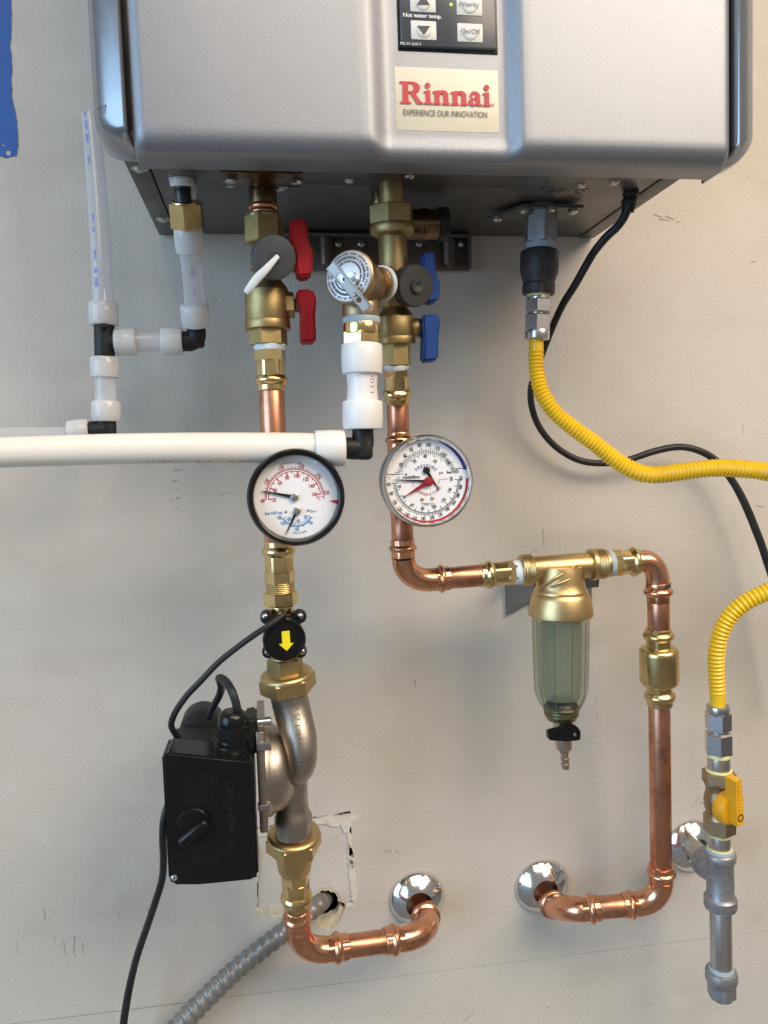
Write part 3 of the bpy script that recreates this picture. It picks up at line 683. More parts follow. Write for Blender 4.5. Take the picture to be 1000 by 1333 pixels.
# ---- black-rimmed gauge
axg = Axis(357.5, 600, 366.5, 795, OH, .140)
bm = NB(); axg.seg(bm, 625, 712, 36); axg.bead(bm, 632, 642, 36, 42); a = axg.at(655)
OG = .192
gc = P(385.7, 647.5, OG); d = gc-a; lathe(bm, a, d, [(0, .013), (d.length*.55, .012)], 24)
M('tee_fitting', bm, COPPER, 'copper tee behind the black-rimmed gauge', 'pipe fitting')
G1 = T('dial_gauge', 'dial gauge with a thick black rim and red and blue scales', 'gauge', gc+Vector((0, 0, -.04)), 'dial gauges')
e = S(gc); Ru = 63.7*e
bm = NB(); lathe(bm, gc+Vector((0, .024, 0)), FRONT, [(0, Ru*.5), (.001, Ru*.93), (.003, Ru*.95), (.0165, Ru*.95)], 64); obj('case', bm, BLACK, G1)
bm = NB(); prof = [(.018, Ru*.94), (.020, Ru*.985), (.0235, Ru), (.0265, Ru*.985), (.0285, Ru*.95), (.0285, Ru*.905), (.0275, Ru*.87), (.0245, Ru*.855), (.019, Ru*.85)]
lathe(bm, gc+Vector((0, .024, 0)), FRONT, prof, 72, cap=False); obj('rim', bm, BLACKG, G1)
bm = NB(); lathe(bm, gc+Vector((0, .006, 0)), FRONT, [(0, Ru*.86), (.0008, Ru*.86)], 64); dial = obj('dial', bm, DIAL, G1)
bm = NB(); lathe(bm, gc, FRONT, [(.0015, Ru*.87), (.0022, Ru*.6), (.0027, Ru*.3), (.0028, .0005)], 48, cap=False); obj('lens', bm, GLASS, G1)
# dial print (one unit = one photo pixel, tilted like the dial)
tw = R_(0.6)
fd = Flat(gc+Vector((0, .0050, 0)), Vector((math.cos(tw), 0, math.sin(tw)))*e, Vector((-math.sin(tw), 0, math.cos(tw)))*e, (0, -.00006, 0))
red, redd, blu = NB(), NB(), NB()
A0, A1 = R_(182), R_(4); cx, cy = -1.5, 0
fd.arc(red, cx, cy, 33.6, 34.5, A0, A1, 60); fd.arc(red, cx, cy, 36.4, 37.3, A0, A1, 60)
for i in range(49):
    a = A0+(A1-A0)*i/48; l = 2.2 if i % 2 else 3.2
    if i % 10 == 0: l = 4.4
    fd.line(redd, cx+37*math.cos(a), cy+37*math.sin(a), cx+(37+l)*math.cos(a), cy+(37+l)*math.sin(a), .8)
for i in range(15):
    a = A0+(A1-A0)*i/14; l = 4.6 if i % 2 == 0 else 2.6
    fd.line(redd, cx+34*math.cos(a), cy+34*math.sin(a), cx+(34-l)*math.cos(a), cy+(34-l)*math.sin(a), 1.3 if i % 2 == 0 else .8)
for s_, x, y in [('80', 218, 500), ('120', 263, 335), ('170', 395, 224), ('220', 567, 214), ('270', 711, 305), ('320', 775, 458), ('20', 318, 497), ('40', 328, 415), ('60', 376, 352), ('80', 440, 308), ('100', 527, 298), ('120', 602, 332), ('140', 648, 392), ('160', 672, 465), ('°C', 703, 502), ('°F', 743, 497)]:
    dx, dy = (x-507)/6.667, (483-y)/6.667; out = s_ in ('120', '170', '220', '270') and (abs(dx) > 20 or dy > 36) and math.hypot(dx, dy) > 36
    fd.text(red, s_, dx, dy, h=5.0, w_=TXT[s_][2]*5.2, ang=(math.atan2(dy, dx)-math.pi/2) if out else 0, k=1.5, bold=.12)
fd.arctext(red, 'TEMPERATURE', -3, 0, 45.5, R_(92), 2.9, .22)
fd.poly(red, [(57/1.0-.8, -6), (43.4, -7.2), (56, -13.5)], 1.2)
px_, py_ = 0.3, -17.8
for i in range(31):
    a = R_(208)+R_(124)*i/30; l = 3.4 if i % 5 == 0 else 2
    fd.line(blu, px_+19.4*math.cos(a), py_+19.4*math.sin(a), px_+(19.4+l)*math.cos(a), py_+(19.4+l)*math.sin(a), 1.1)
for i in range(13):
    a = R_(208)+R_(124)*i/12; fd.line(blu, px_+18.6*math.cos(a), py_+18.6*math.sin(a), px_+16*math.cos(a), py_+16*math.sin(a), 1.0)
for s_, x, y in [('60', 442, 668), ('40', 515, 692), ('20', 580, 660), ('180', 356, 655), ('150', 384, 705), ('100', 500, 765), ('50', 626, 715)]:
    fd.text(blu, s_, (x-507)/6.667, (483-y)/6.667, h=4.6, w_=TXT[s_][2]*4.6, k=1.4, bold=.1)
fd.text(blu, 'feet H2O psi', (306-507)/6.667, (483-615)/6.667, h=4.0, w_=22.5, k=1.4, bold=.12); fd.text(blu, 'Bar', (655-507)/6.667, (483-614)/6.667, h=3.2, w_=9, k=1.4)
fd.arctext(blu, 'PRESSURE', 0.3, -17.8, 29.5, R_(274), 2.8, .2, inside=True)
obj('red_print', red, INKR, dial); obj('scale_ticks', redd, INKDR, dial); obj('blue_print', blu, INKBL, dial)
for dx, dy in ((-14, -18.5), (15, -18)):
    bm = NB(); lathe(bm, fd.pt(dx, dy, 0), FRONT, [(0, 1.7*e), (.0006, 1.5*e), (.001, .7*e)], 12); obj('rivet', bm, PIPEST, dial)
def needle(f, x0, y0, tip, tail, w0, material, parent, lift=.0014, hub=5.2, hubmat=None):
    bm = NB(); fl = Flat(f.o+Vector((0, -lift, 0)), f.r, f.u, (0, 0, 0)); dx, dy = tip[0]-x0, tip[1]-y0; l = math.hypot(dx, dy); nx, ny = -dy/l, dx/l
    pl = [(x0-nx*w0/2, y0-ny*w0/2), (tip[0]-nx*.35, tip[1]-ny*.35), (tip[0]+nx*.35, tip[1]+ny*.35), (x0+nx*w0/2, y0+ny*w0/2)]
    if tail: pl += [(x0-dx/l*tail+nx*w0*.6, y0-dy/l*tail+ny*w0*.6), (x0-dx/l*tail-nx*w0*.6, y0-dy/l*tail-ny*w0*.6)]
    extrude_poly(bm, [[fl.pt(x, y, 0) for x, y in pl]], (0, .0005, 0)); nd = obj('needle', bm, material, parent)
    if hub:
        bm = NB(); lathe(bm, fl.pt(x0, y0, 0)+Vector((0, .001, 0)), FRONT, [(0, hub*e), (.0018, hub*e), (.0021, hub*.85*e), (.0021, hub*.5*e), (.0025, hub*.45*e), (.0026, .02*e)], 24); obj('hub', bm, hubmat or PIPEST, nd)
needle(fd, -1.8, .2, (-44.5, 10.6), 0, 5, BLACKG, G1); needle(fd, 0.2, -17.9, (-15.8, -48), 0, 4.2, BLACKG, G1)

# ---- chrome-rimmed gauge on the cold pipe
OC = .120
gc = P(558.0, 626.5, .172); e = S(gc); Ru = 59.8*e
axc = Axis(517.5, 523, 525, 724, OC)
bm = NB(); axc.seg(bm, 521, 568, 28.5); M('copper_pipe', bm, COPPERP, 'short copper pipe between a brass adapter and the chrome-rimmed gauge', 'pipe', 'copper pipes')
bm = NB(); axc.seg(bm, 563, 570, 30); axc.bead(bm, 568, 578, 30, 37); axc.seg(bm, 577, 672, 31); axc.bead(bm, 655, 665, 31, 36); a = axc.at(620); d = gc-a; lathe(bm, a, d, [(0, .012), (d.length*.6, .0115)], 24)
M('tee_fitting', bm, COPPER, 'copper tee behind the chrome-rimmed gauge', 'pipe fitting')
bm = NB(); axc.seg(bm, 668, 707, 28.5); M('copper_pipe', bm, COPPERP, 'short copper pipe below the chrome-rimmed gauge', 'pipe', 'copper pipes')
G2 = T('dial_gauge', 'dial gauge with a chrome rim, black and red needles and a red arc', 'gauge', gc+Vector((0, 0, -.04)), 'dial gauges')
bm = NB(); lathe(bm, gc+Vector((0, .028, 0)), FRONT, [(0, Ru*.5), (.001, Ru*.97), (.003, Ru*1.0), (.018, Ru*1.0), (.0195, Ru*.985), (.0205, Ru*.985)], 64); obj('case', bm, mat('smoked_case', (.07, .07, .075, 1), (.09, .09, .1, 1), .5, .12, .04), G2)
bm = NB(); lathe(bm, gc+Vector((0, .028, 0)), FRONT, [(.020, Ru*.97), (.021, Ru*1.005), (.024, Ru*1.02), (.027, Ru*1.01), (.0288, Ru*.985), (.0290, Ru*.95), (.027, Ru*.915), (.024, Ru*.91)], 72, cap=False); obj('rim', bm, CHROME, G2)
bm = NB(); lathe(bm, gc+Vector((0, .006, 0)), FRONT, [(0, Ru*.925), (.0008, Ru*.925)], 64); dial = obj('dial', bm, DIAL, G2)
bm = NB(); lathe(bm, gc, FRONT, [(.0005, Ru*.93), (.0012, Ru*.6), (.0017, Ru*.3), (.0018, .0005)], 48, cap=False); obj('lens', bm, GLASS, G2)
fd = Flat(gc+Vector((0, .0050, 0)), XV*e, ZV*e, (0, -.00006, 0))
nav, red, blk, pnk, nvt = NB(), NB(), NB(), NB(), NB()
fd.arc(nav, 0, 0, lambda f: 53.4-2.4*math.sin(math.pi*min(1, f*1.25)/2), 54.4, R_(72), R_(15), 30); fd.poly(nav, [(49, 15.5), (54, 15.5), (53.5, 13.2), (49, 13.2)], 1.2)
fd.arc(red, 0, 0, lambda f: 54-2.1*math.sin(math.pi*min(1, f*2.2)/2), 54.6, R_(210), R_(362), 60)
cx, cy = -.5, 0
def D(x, y): return ((x-487)/6.667, (480-y)/6.667)
for i in range(37):
    a = R_(162)-R_(144)*i/36; l = 5.5 if i % 4 == 0 else 3.4; fd.line(blk, cx+38.6*math.cos(a), cy+38.6*math.sin(a), cx+(38.6+l)*math.cos(a), cy+(38.6+l)*math.sin(a), .7)
for i in range(33):
    a = R_(162)-R_(144)*i/32; l = 4.5 if i % 4 == 0 else 2.6; fd.line(blk, cx+37*math.cos(a), cy+37*math.sin(a), cx+(37-l)*math.cos(a), cy+(37-l)*math.sin(a), .7)
fd.arc(blk, cx, cy, 37.9, 38.5, R_(162), R_(18), 50)
for s_, x, y in [('20', 258, 330), ('40', 295, 253), ('60', 352, 198), ('80', 428, 165), ('100', 508, 165), ('120', 583, 195), ('140', 640, 250), ('160', 678, 322), ('20', 378, 302), ('40', 473, 262), ('60', 563, 308)]:
    dx, dy = D(x, y); fd.text(blk, s_, dx, dy, h=5.1, w_=TXT[s_][2]*5.0, ang=math.atan2(dy, dx)-math.pi/2, k=1.4, bold=.1)
fd.arctext(nvt, 'PRESSURE', -1.7, 2, 18.5, R_(88), 4.3, .28, k=1.3)
fd.line(blk, -53.5, 10.5, -36.5, 10.5, .9); fd.line(blk, 32, 14.5, 51, 15.3, .9)
fd.text(blk, 'psi', *D(612, 415), h=3.8, k=1.4); fd.text(blk, 'feet H2O', *D(718, 408), h=3.9, w_=16, k=1.4, bold=.15); fd.text(blk, '°F', *D(150, 440), h=3, k=1.4); fd.text(blk, '°C', *D(230, 440), h=3, k=1.4)
fd.text(blk, 'resideo', *D(346, 437), h=4.6, w_=22, k=1.4, bold=.25); fd.disc(blk, *D(300, 415), 1.3)
B0, B1 = R_(181.5), R_(361)
for i in range(66):
    a = B0+(B1-B0)*i/65; l = 5.2 if i % 5 == 0 else 3.6; fd.line(blk, cx+42*math.cos(a), cy+42*math.sin(a), cx+(42+l)*math.cos(a), cy+(42+l)*math.sin(a), .7)
for i in range(15):
    a = B0+(B1-B0)*i/14; l = 4.2; fd.line(blk, cx+41.4*math.cos(a), cy+41.4*math.sin(a), cx+(41.4-l)*math.cos(a), cy+(41.4-l)*math.sin(a), .7)
fd.arc(blk, cx, cy, 41.3, 42, B0, B1, 60)
for s_, x, y in [('60', 143, 495), ('80', 160, 577), ('100', 190, 655), ('120', 235, 718), ('140', 297, 768), ('160', 365, 802), ('180', 440, 812), ('200', 520, 808), ('220', 595, 785), ('240', 662, 740), ('260', 722, 685), ('280', 762, 620), ('300', 788, 545), ('320', 793, 468), ('20', 235, 515), ('40', 272, 612), ('60', 345, 685), ('80', 437, 720), ('100', 542, 710), ('120', 630, 655), ('140', 688, 568), ('160', 705, 468)]:
    dx, dy = D(x, y); fd.text(blk, s_, dx*.985, dy*.985, h=4.5, w_=TXT[s_][2]*4.4, ang=math.atan2(dy, dx)+math.pi/2, k=1.4, bold=.1)
fd.arctext(red, 'TEMPERATURE', 0, 2, 19.5, R_(270), 4.0, .2, inside=True, k=1.2)
for q in [((265, 487), (355, 480)), ((355, 480), (363, 525))]: fd.line(pnk, *D(*q[0]), *D(*q[1]), .8)
obj('pink_print', pnk, INKP, dial); pnk = NB()
for q in [((585, 515), (595, 470)), ((595, 470), (675, 466))]: fd.line(pnk, *D(*q[0]), *D(*q[1]), .8)
fd.text(blk, 'TP8722', *D(485, 682), h=3.6, w_=17, k=1.4)
obj('navy_print', nav, INKNV, dial); obj('navy_lettering', nvt, INKNV, dial); obj('red_print', red, INKR, dial); obj('black_print', blk, INKD, dial); obj('pink_print', pnk, INKP, dial)
for x, y in ((435, 638), (525, 633)):
    bm = NB(); lathe(bm, fd.pt(*D(x, y), 0), FRONT, [(0, 2.6*e), (.0006, 2.3*e), (.0008, 1.1*e), (.0004, .8*e)], 16); obj('screw', bm, BRASS, dial)
x0, y0 = D(480, 385); needle(fd, x0, y0, D(589, 563), 0, 4.4, BLACKG, G2, .0009, 4.6, BLACKG)
x0, y0 = D(470, 479); needle(fd, x0, y0, D(190, 456), 0, 3.2, BLACKG, G2, .0014, 0)
x0, y0 = D(493, 485); needle(fd, x0, y0, D(284, 603), 0, 6.4, RED, G2, .0020, 6.2, RED)
bm = NB(); fx = Flat(fd.o+Vector((0, -.0038, 0)), fd.r, fd.u, (0, -.00005, 0)); fx.line(bm, x0-3, y0-1.5, x0+3, y0+1.5, 1.3); fx.line(bm, x0-1.5, y0+3, x0+1.5, y0-3, 1.3, k=2); obj('slot', bm, INKDR, G2)

# ================================================================== hot side below the gauge
t = T('press_adapter', 'brass press adapter with a union nut right under the black-rimmed gauge', 'pipe fitting', axg.at(795), 'brass press adapters')
bm = NB(); axg.press(bm, 703, 744, 37, 44); axg.hex(bm, 742, 759, 40, R_(8)); axg.seg(bm, 740, 770, 33); obj('body', bm, BRASS, t)
bm = NB(); axg.thread(bm, 757, 772, 37.5); obj('thread', bm, BRASSF, t)
bm = NB(); axg.hex(bm, 770, 787, 46, R_(10)); axg.seg(bm, 785, 800, 31); obj('union_nut', bm, BRASS, t)
# flow sensor
OSF = .140
axs = Axis(367, 790, 372, 882, .138)
fs = T('flow_sensor', 'black round flow sensor marked with a yellow down arrow', 'sensor', axs.at(858), None)
bm = NB(); c = P(370, 828, .150); box(bm, c+Vector((0, .010, 0)), 34*S(c), .022, 46*S(c), .004, 3)
for x, y in ((347.5, 803.5), (390.5, 802.5), (350, 848), (391, 847.5)):
    q = P(x, y, .152); lathe(bm, q+Vector((0, .007, 0)), FRONT, [(0, .0050), (.001, .0056), (.009, .0056), (.010, .0048)], 20)
    tube(bm, [q+Vector((0, .002, 0)), c+Vector((0, .004, 0))], [.0050, .0055], 12)
axs.seg(bm, 797, 858, 38); body = obj('body', bm, BLACKM, fs)
for x, y in ((345, 802.5), (391, 801.5), (348.5, 849), (393.5, 848)):
    q = P(x, y, .157); bm = NB(); lathe(bm, q+Vector((0, .006, 0)), FRONT, [(0, .0027), (.0066, .0027), (.0076, .0019), (.0080, .0010), (.0068, .0005)], 14); obj('screw', bm, STEEL, fs)
bm = NB(); c = P(370.3, 833.5, .166); r = 28.3*S(c); lathe(bm, c+Vector((0, .014, 0)), FRONT, [(0, r*.96), (.010, r), (.013, r*.99), (.0145, r*.94), (.0145, r*.86), (.0136, r*.83), (.0136, .001)], 56); capo = obj('cap', bm, BLACKG, fs)
fq = Flat(P(372.5, 834.5, .166)+Vector((0, .0003, 0)), XV*S(c), ZV*S(c), (0, -.0002, 0)); bm = NB()
fq.poly(bm, [(-5.2, 13), (5.0, 13.5), (5.5, -3), (10, -3), (0.5, -13), (-9.5, -3.5), (-5, -3.3)]); obj('arrow', bm, YARROW, capo)
bm = NB(); prism(bm, [(353, 808), (369, 795), (374, 797), (372, 806), (356, 816)], .160, .012, .002); obj('cable_boot', bm, BLACK, fs)
bm = NB(); axs.hex(bm, 856, 883, 48, R_(14)); axs.seg(bm, 850, 890, 40); obj('lower_nut', bm, BRASSD, fs)
bm = NB(); cable(bm, [(371, 799, .166, 7.5), (355, 811, .170, 7.8), (335, 824, .172, 8), (310, 842, .17, 8), (285, 862, .168, 8), (262, 886, .165, 8.2), (243, 906, .16, 8.2), (229, 926, .155, 8.4), (223, 942, .15, 8.4), (226, 952, .145, 8), (234, 962, .135, 8), (246, 970, .12, 8)], .003)
M('sensor_cable', bm, CABLE, 'thin black cable from the yellow arrow sensor down to the pump', 'cable')

# ================================================================== the pump
OP = .128
PU = T('circulation_pump', 'circulation pump with a black motor box and a cast stainless body', 'pump', P(370, 1110, OP))
axu = Axis(372.3, 872, 380, 925, .138, .134)
bm = NB(); axu.prof(bm, [(873, 40), (874, 60), (876, 67), (878, 69), (881, 69)], 48); axu.hex(bm, 879, 899, 74, R_(6), 3); obj('union_nut', bm, BRASSF, PU)
def swp(bm, pl, n=36):
    q = spline(pathpx(pl), .003); tube(bm, [Vector(a[:3]) for a in q], [a[3] for a in q], n)
bm = NB()
swp(bm, [(375, 900, .136, 48), (379, 918, .136, 48), (384, 938, .140, 47), (389.5, 958, .146, 45), (392.5, 976, .150, 41), (393, 990, .150, 38.5), (390, 1001, .146, 36), (383, 1009, .138, 31), (373, 1013, .128, 24)])
swp(bm, [(382, 1086, .118, 47), (381, 1064, .118, 47), (381, 1060, .118, 45), (381, 1050, .118, 42), (382, 1038, .120, 38), (384, 1024, .124, 33), (385, 1010, .124, 29), (380, 998, .126, 26)])
axd = Axis(381.6, 1056, 385, 1180, .118, .098); axd.bead(bm, 1060, 1066, 46, 49); axd.seg(bm, 1068, 1086, 48.5)
cv = P(352, 1000, OP); s = S(cv); yx = Vector((1, -.10, 0)).normalized()
lathe(bm, cv-yx*.006, yx, [(0, 58*s), (.003, 59.5*s), (.007, 59*s), (.0095, 55*s), (.012, 53.5*s), (.016, 52*s), (.0215, 46*s), (.026, 36*s), (.029, 22*s), (.030, 6*s)], 64)
vol = obj('volute', bm, STAIN, PU, sharp=50)
bm = NB(); a = P(395, 985, .150); b = P(391, 935, .150)     # cast lettering along the inlet
ft = Flat(P(390, 950, .150+.0155), (b-a).normalized(), (-XV), (0, -.0006, 0)); ft.o = P(388.5, 950, .165)
ft.text(bm, 'D-S 500303 25 6 22', 0, 0, w_=88*s, h=.0042, k=1); thick(bm, (0, -.0006, 0))
for v in bm.verts:                                            # wrap the letters on the round pipe
    dz = v.co.x-ft.o.x; v.co.y += dz*dz/.028
cm = obj('cast_letters', bm, mat('cast_letters', (.62, .60, .56, 1), (.55, .53, .5, 1), 1, .35), vol)
bm = NB(); c = P(341.5, 993, OP); box(bm, c, 10*S(c), .086, 128*S(c), .0015)
pl = obj('flange_plate', bm, STAIN, PU)
for y, o_ in ((940, .166), (972, .172), (1050, .168)):
    bm = NB(); q = P(342, y, o_); lathe(bm, q, (1, 0, 0), [(-.004, .0040), (.0065, .0040), (.0072, .003)], 6 if y != 940 else 14); obj('bolt', bm, STEEL, pl)
# control box with its knob, lettering and screw
def quadbox(front, o0, o1, bev, shrink=1):
    pts = [P(x, y, o1) for x, y in front]; b2 = NB(); cen = sum(pts, Vector())/len(pts)
    a = [b2.verts.new(p) for p in pts]; b = [b2.verts.new(cen+(p-cen)*shrink+Vector((0, o1-o0, 0))) for p in pts]
    b2.faces.new(a); b2.faces.new(b[::-1])
    for i in range(len(pts)): j = (i+1) % len(pts); b2.faces.new((a[j], a[i], b[i], b[j]))
    bmesh.ops.recalc_face_normals(b2, faces=b2.faces); bmesh.ops.bevel(b2, geom=list(b2.edges), offset=bev, segments=3, affect='EDGES', clamp_overlap=True); return b2
OB = .200
bm = quadbox([(210.5, 984), (216, 980), (329, 991), (332.5, 1060), (337, 1140), (330, 1146), (260, 1153), (225, 1153), (219.5, 1145)], .166, OB, .003); cb = obj('control_box', bm, BLACKG, PU)
bm = quadbox([(218, 977), (322, 980), (334, 1130), (228, 1140)], .100, .168, .004, 1.0); obj('motor_housing', bm, BLACKM, PU)
bm = NB(); lathe(bm, P(331, 998, OP), (-1, 0, 0), [(0, 58*s), (.004, 58*s), (.006, 50*s), (.030, 48*s), (.055, 46*s), (.060, 40*s)], 48); obj('motor_can', bm, BLACK, PU)
bm = NB(); c = P(262, 952, .095); lathe(bm, c+Vector((0, .03, 0)), FRONT, [(0, .018), (.002, .0195), (.036, .0195), (.040, .017), (.042, .010)], 32); obj('rear_housing', bm, BLACKM, PU)
bm = NB(); axk = Axis(301.5, 985, 304, 922, .172); axk.seg(bm, 990, 968, 46, 44); axk.seg(bm, 970, 961, 40); axk.hex(bm, 962, 943, 43, R_(15)); axk.prof(bm, [(944, 37), (940, 39), (932, 37), (928, 33), (925, 26), (925, 12)]); obj('cable_gland', bm, BLACKG, PU)
bm = quadbox([(317, 938), (334, 935), (334, 985), (318, 982)], .135, .168, .002); obj('terminal_cover', bm, BLACKM, PU)
bm = NB(); c = P(252, 1072, OB); s2 = S(c); lathe(bm, c+Vector((0, .001, 0)), FRONT, [(0, 21*s2), (.002, 21*s2), (.003, 19.5*s2)], 40)
kn = obj('speed_knob', bm, BLACKG, cb)
bm = NB(); dv = (P(272, 1064, OB)-P(236, 1093, OB)).normalized(); ctr = P(254, 1078, OB)+Vector((0, -.006, 0)); up_ = dv.cross(YV); rotm = Matrix((dv, YV, up_)).transposed()
box(bm, ctr, 44*s2, .012, 15*s2, .003, 3, rotm); obj('grip', bm, BLACKG, kn)
f3 = Flat(P(282, 1070, OB), XV, ZV, (0, -.0004, 0))
emb = mat('embossed_black', (.011, .011, .011, 1), (.016, .016, .016, 1), 0, .4, spec=.4)
bm = NB(); gz = (P(303, 1100, OB)-P(300, 1020, OB)); f4 = Flat(P(300.5, 1060, OB), -gz.normalized()*-1, XV, (0, -.0004, 0))
f4.text(bm, 'GRUNDFOS', 0, 0, w_=92*s2, h=9*s2); obj('lettering', bm, emb, cb)
bm = NB(); rn = random.Random(4)
def lines(x0, y0, x1, y1, rows, vertical=True):
    for i in range(rows):
        x = x0+(x1-x0)*i/(rows-1); y = y0
        while y < y1:
            l = rn.uniform(2, 6); a, b = P(x, y, OB), P(x, min(y+l, y1), OB); y += l+rn.uniform(1, 2)
            fz.line(bm, a.x, a.z, b.x, b.z, 1.0*s2)
fz = Flat((0, -OB, 0), XV, ZV, (0, -.0003, 0))
lines(242, 1006, 282, 1046, 11); obj('small_print', bm, emb, cb); bm = NB(); lines(252, 1098, 286, 1124, 9); obj('small_print', bm, emb, cb)
bm = NB(); lathe(bm, P(227, 1142.5, OB), FRONT, [(-.001, 4.6*s2), (.0008, 4.4*s2), (.0014, 2.2*s2), (.0006, 1.6*s2)], 16); obj('screw', bm, STEEL, cb)
bm = NB(); cable(bm, [(310, 934, .172, 11), (308, 918, .174, 11), (302, 900, .172, 11), (294, 887, .160, 11), (286, 883, .148, 11.5), (288, 890, .130, 11), (287, 902, .116, 10), (279, 918, .108, 9.5), (272, 932, .104, 9), (266, 948, .098, 9)], .003)
obj('motor_lead', bm, CABLE, PU)
bm = NB(); cable(bm, [(240, 1010, .110, 8), (222, 1040, .118, 8.5), (213.5, 1065, .122, 9), (212, 1090, .12, 9.5), (213, 1120, .11, 9.5), (211, 1145, .10, 9.5), (203, 1172, .09, 9.5), (192, 1205, .075, 9.5), (180, 1240, .06, 9.5), (172, 1270, .05, 9.5), (165, 1305, .045, 10), (160, 1345, .04, 10), (158, 1420, .03, 10)], .004)
M('power_cord', bm, CABLE, 'black power cord hanging down the wall from the pump motor', 'cable')
# lower union and run into the wall
bm = NB(); axd.prof(bm, [(1082, 46), (1082.5, 60), (1084, 67), (1086, 69.5), (1089, 69.5)], 48); axd.hex(bm, 1087, 1105, 73, R_(8), 3); axd.prof(bm, [(1100, 52), (1106, 50), (1114, 48.5), (1130, 43), (1134, 38)]); obj('lower_union', bm, BRASSF, PU)
OL = .080
axl = Axis(384.3, 1128, 389.5, 1240, .105, OL)
t = T('press_adapter', 'brass press adapter beneath the pump', 'pipe fitting', axl.at(1176), 'brass press adapters')
bm = NB(); axl.hex(bm, 1128, 1147, 38, R_(14)); axl.press(bm, 1178, 1145, 36, 42); obj('body', bm, BRASS, t)
bm = NB(); axl.seg(bm, 1174, 1190, 31); M('copper_pipe', bm, COPPERP, 'tiny copper stub between brass adapter and elbow under the pump', 'pipe', 'copper pipes')
axr = Axis(392, 1240.5, 556, 1217.5, OL, .062)
def press_elbow(name, label, A, B, corner, rpx, group='copper press elbows', beadk=1.16, la=8, lb=8, extra=None):
    """A, B: (point at socket mouth, unit dir into fitting, size m per px)"""
    pass
def fitting_elbow(label, axA, tA, axB, tB, w_, wb, lenA, lenB, kk=.60):
    """socket mouth on axA at tA running lenA (signed photo px) then a bend, then a socket ending at tB on axB"""
    t = []
    bm = NB(); sA, eA = tA, tA+lenA; sB, eB = tB, tB+lenB
    axA.press(bm, sA, eA, w_, wb, .30, .36, True); axB.press(bm, sB, eB, w_, wb, .30, .36, True)
    A, B = axA.at(eA-math.copysign(1.5, lenA)), axB.at(eB-math.copysign(1.5, lenB))
    # corner: closest approach of the two axes
    d1, d2 = axA.ax, axB.ax; r = B-A; b = d1.dot(d2); den = 1-b*b
    s1 = (r.dot(d1)-b*r.dot(d2))/den; s2_ = (b*r.dot(d1)-r.dot(d2))/den; C = ((A+d1*s1)+(B+d2*s2_))/2
    elbow(bm, A, C, B, w_/2*S(A)*.985, w_/2*S(B)*.985, kk=kk)
    return M('press_elbow', bm, COPPER, label, 'pipe fitting', 'copper press elbows')
fitting_elbow('copper elbow turning from the pump toward the wall outlet', axl, 1181, axr, 453, 33, 39, 28, -30)
bm = NB(); axr.seg(bm, 447, 512, 29); M('copper_pipe', bm, COPPERP, 'horizontal copper pipe at the bottom beside the grey conduit', 'pipe', 'copper pipes')
def wall_elbow(label, ax, t0, ln, flange, w_, wb, out, kk=.6):
    """street elbow: socket on ax at t0, bending back into the wall at flange (photo px)"""
    bm = NB(); ax.press(bm, t0, t0+ln, w_, wb, .30, .36, True); A = ax.at(t0+ln-math.copysign(1.5, ln)); Fp = P(flange[0], flange[1], 0); B = Fp+Vector((0, -out, 0))
    C = Vector((Fp.x, A.y+ax.ax.y*.02, A.z)); C = B.lerp(C, 1.0); C.y = min(C.y, -out-.012)
    elbow(bm, A, C, B, w_/2*S(A)*.985, w_/2*S(B), kk=kk)
    lathe(bm, B+Vector((0, -.004, 0)), (0, 1, 0), [(0, w_/2*S(B)), (.002, wb/2*S(B)), (.006, wb/2*S(B)), (.008, w_/2*S(B)), (out, w_/2*S(B)*.9)], 28)
    return M('press_elbow', bm, COPPER, label, 'pipe fitting', 'copper press elbows')
wall_elbow('copper elbow entering the left chrome wall plate', axr, 500, 26, (547, 1174), 33, 39, .030)
def escutcheon(label, x, y, w_, rin=.0135):
    c = P(x, y, 0); r = w_/2*S(c); bm = NB()
    lathe(bm, c, FRONT, [(.0005, r*.97), (.0012, r), (.0026, r), (.0042, r*.96), (.0085, r*.82), (.0120, r*.64), (.0142, rin+.003), (.0150, rin+.001), (.0140, rin), (.002, rin)], 72, cap=False)
    M('wall_plate', bm, CHROME, label, 'wall plate', 'chrome wall plates')
escutcheon('round chrome wall plate around the hot pipe elbow beside the patched drywall', 543, 1169, 72)
# grey flexible conduit out of the broken hole
bm = NB(); corrugated(bm, [(427, 1167, -.060, 20), (425, 1168, -.030, 21), (421, 1171.5, -.008, 22.5), (415, 1177, .006, 24), (403, 1187, .017, 25), (385, 1202, .024, 26), (353, 1226, .028, 26.5), (315, 1256, .03, 27), (277, 1291, .032, 28), (240, 1329, .034, 29), (205, 1368, .036, 29), (150, 1440, .036, 29)], .0098, .17, 24, 8, sharp=.8)
M('flexible_conduit', bm, CONDUIT, 'grey corrugated conduit coming out of the broken hole in the wall', 'conduit')
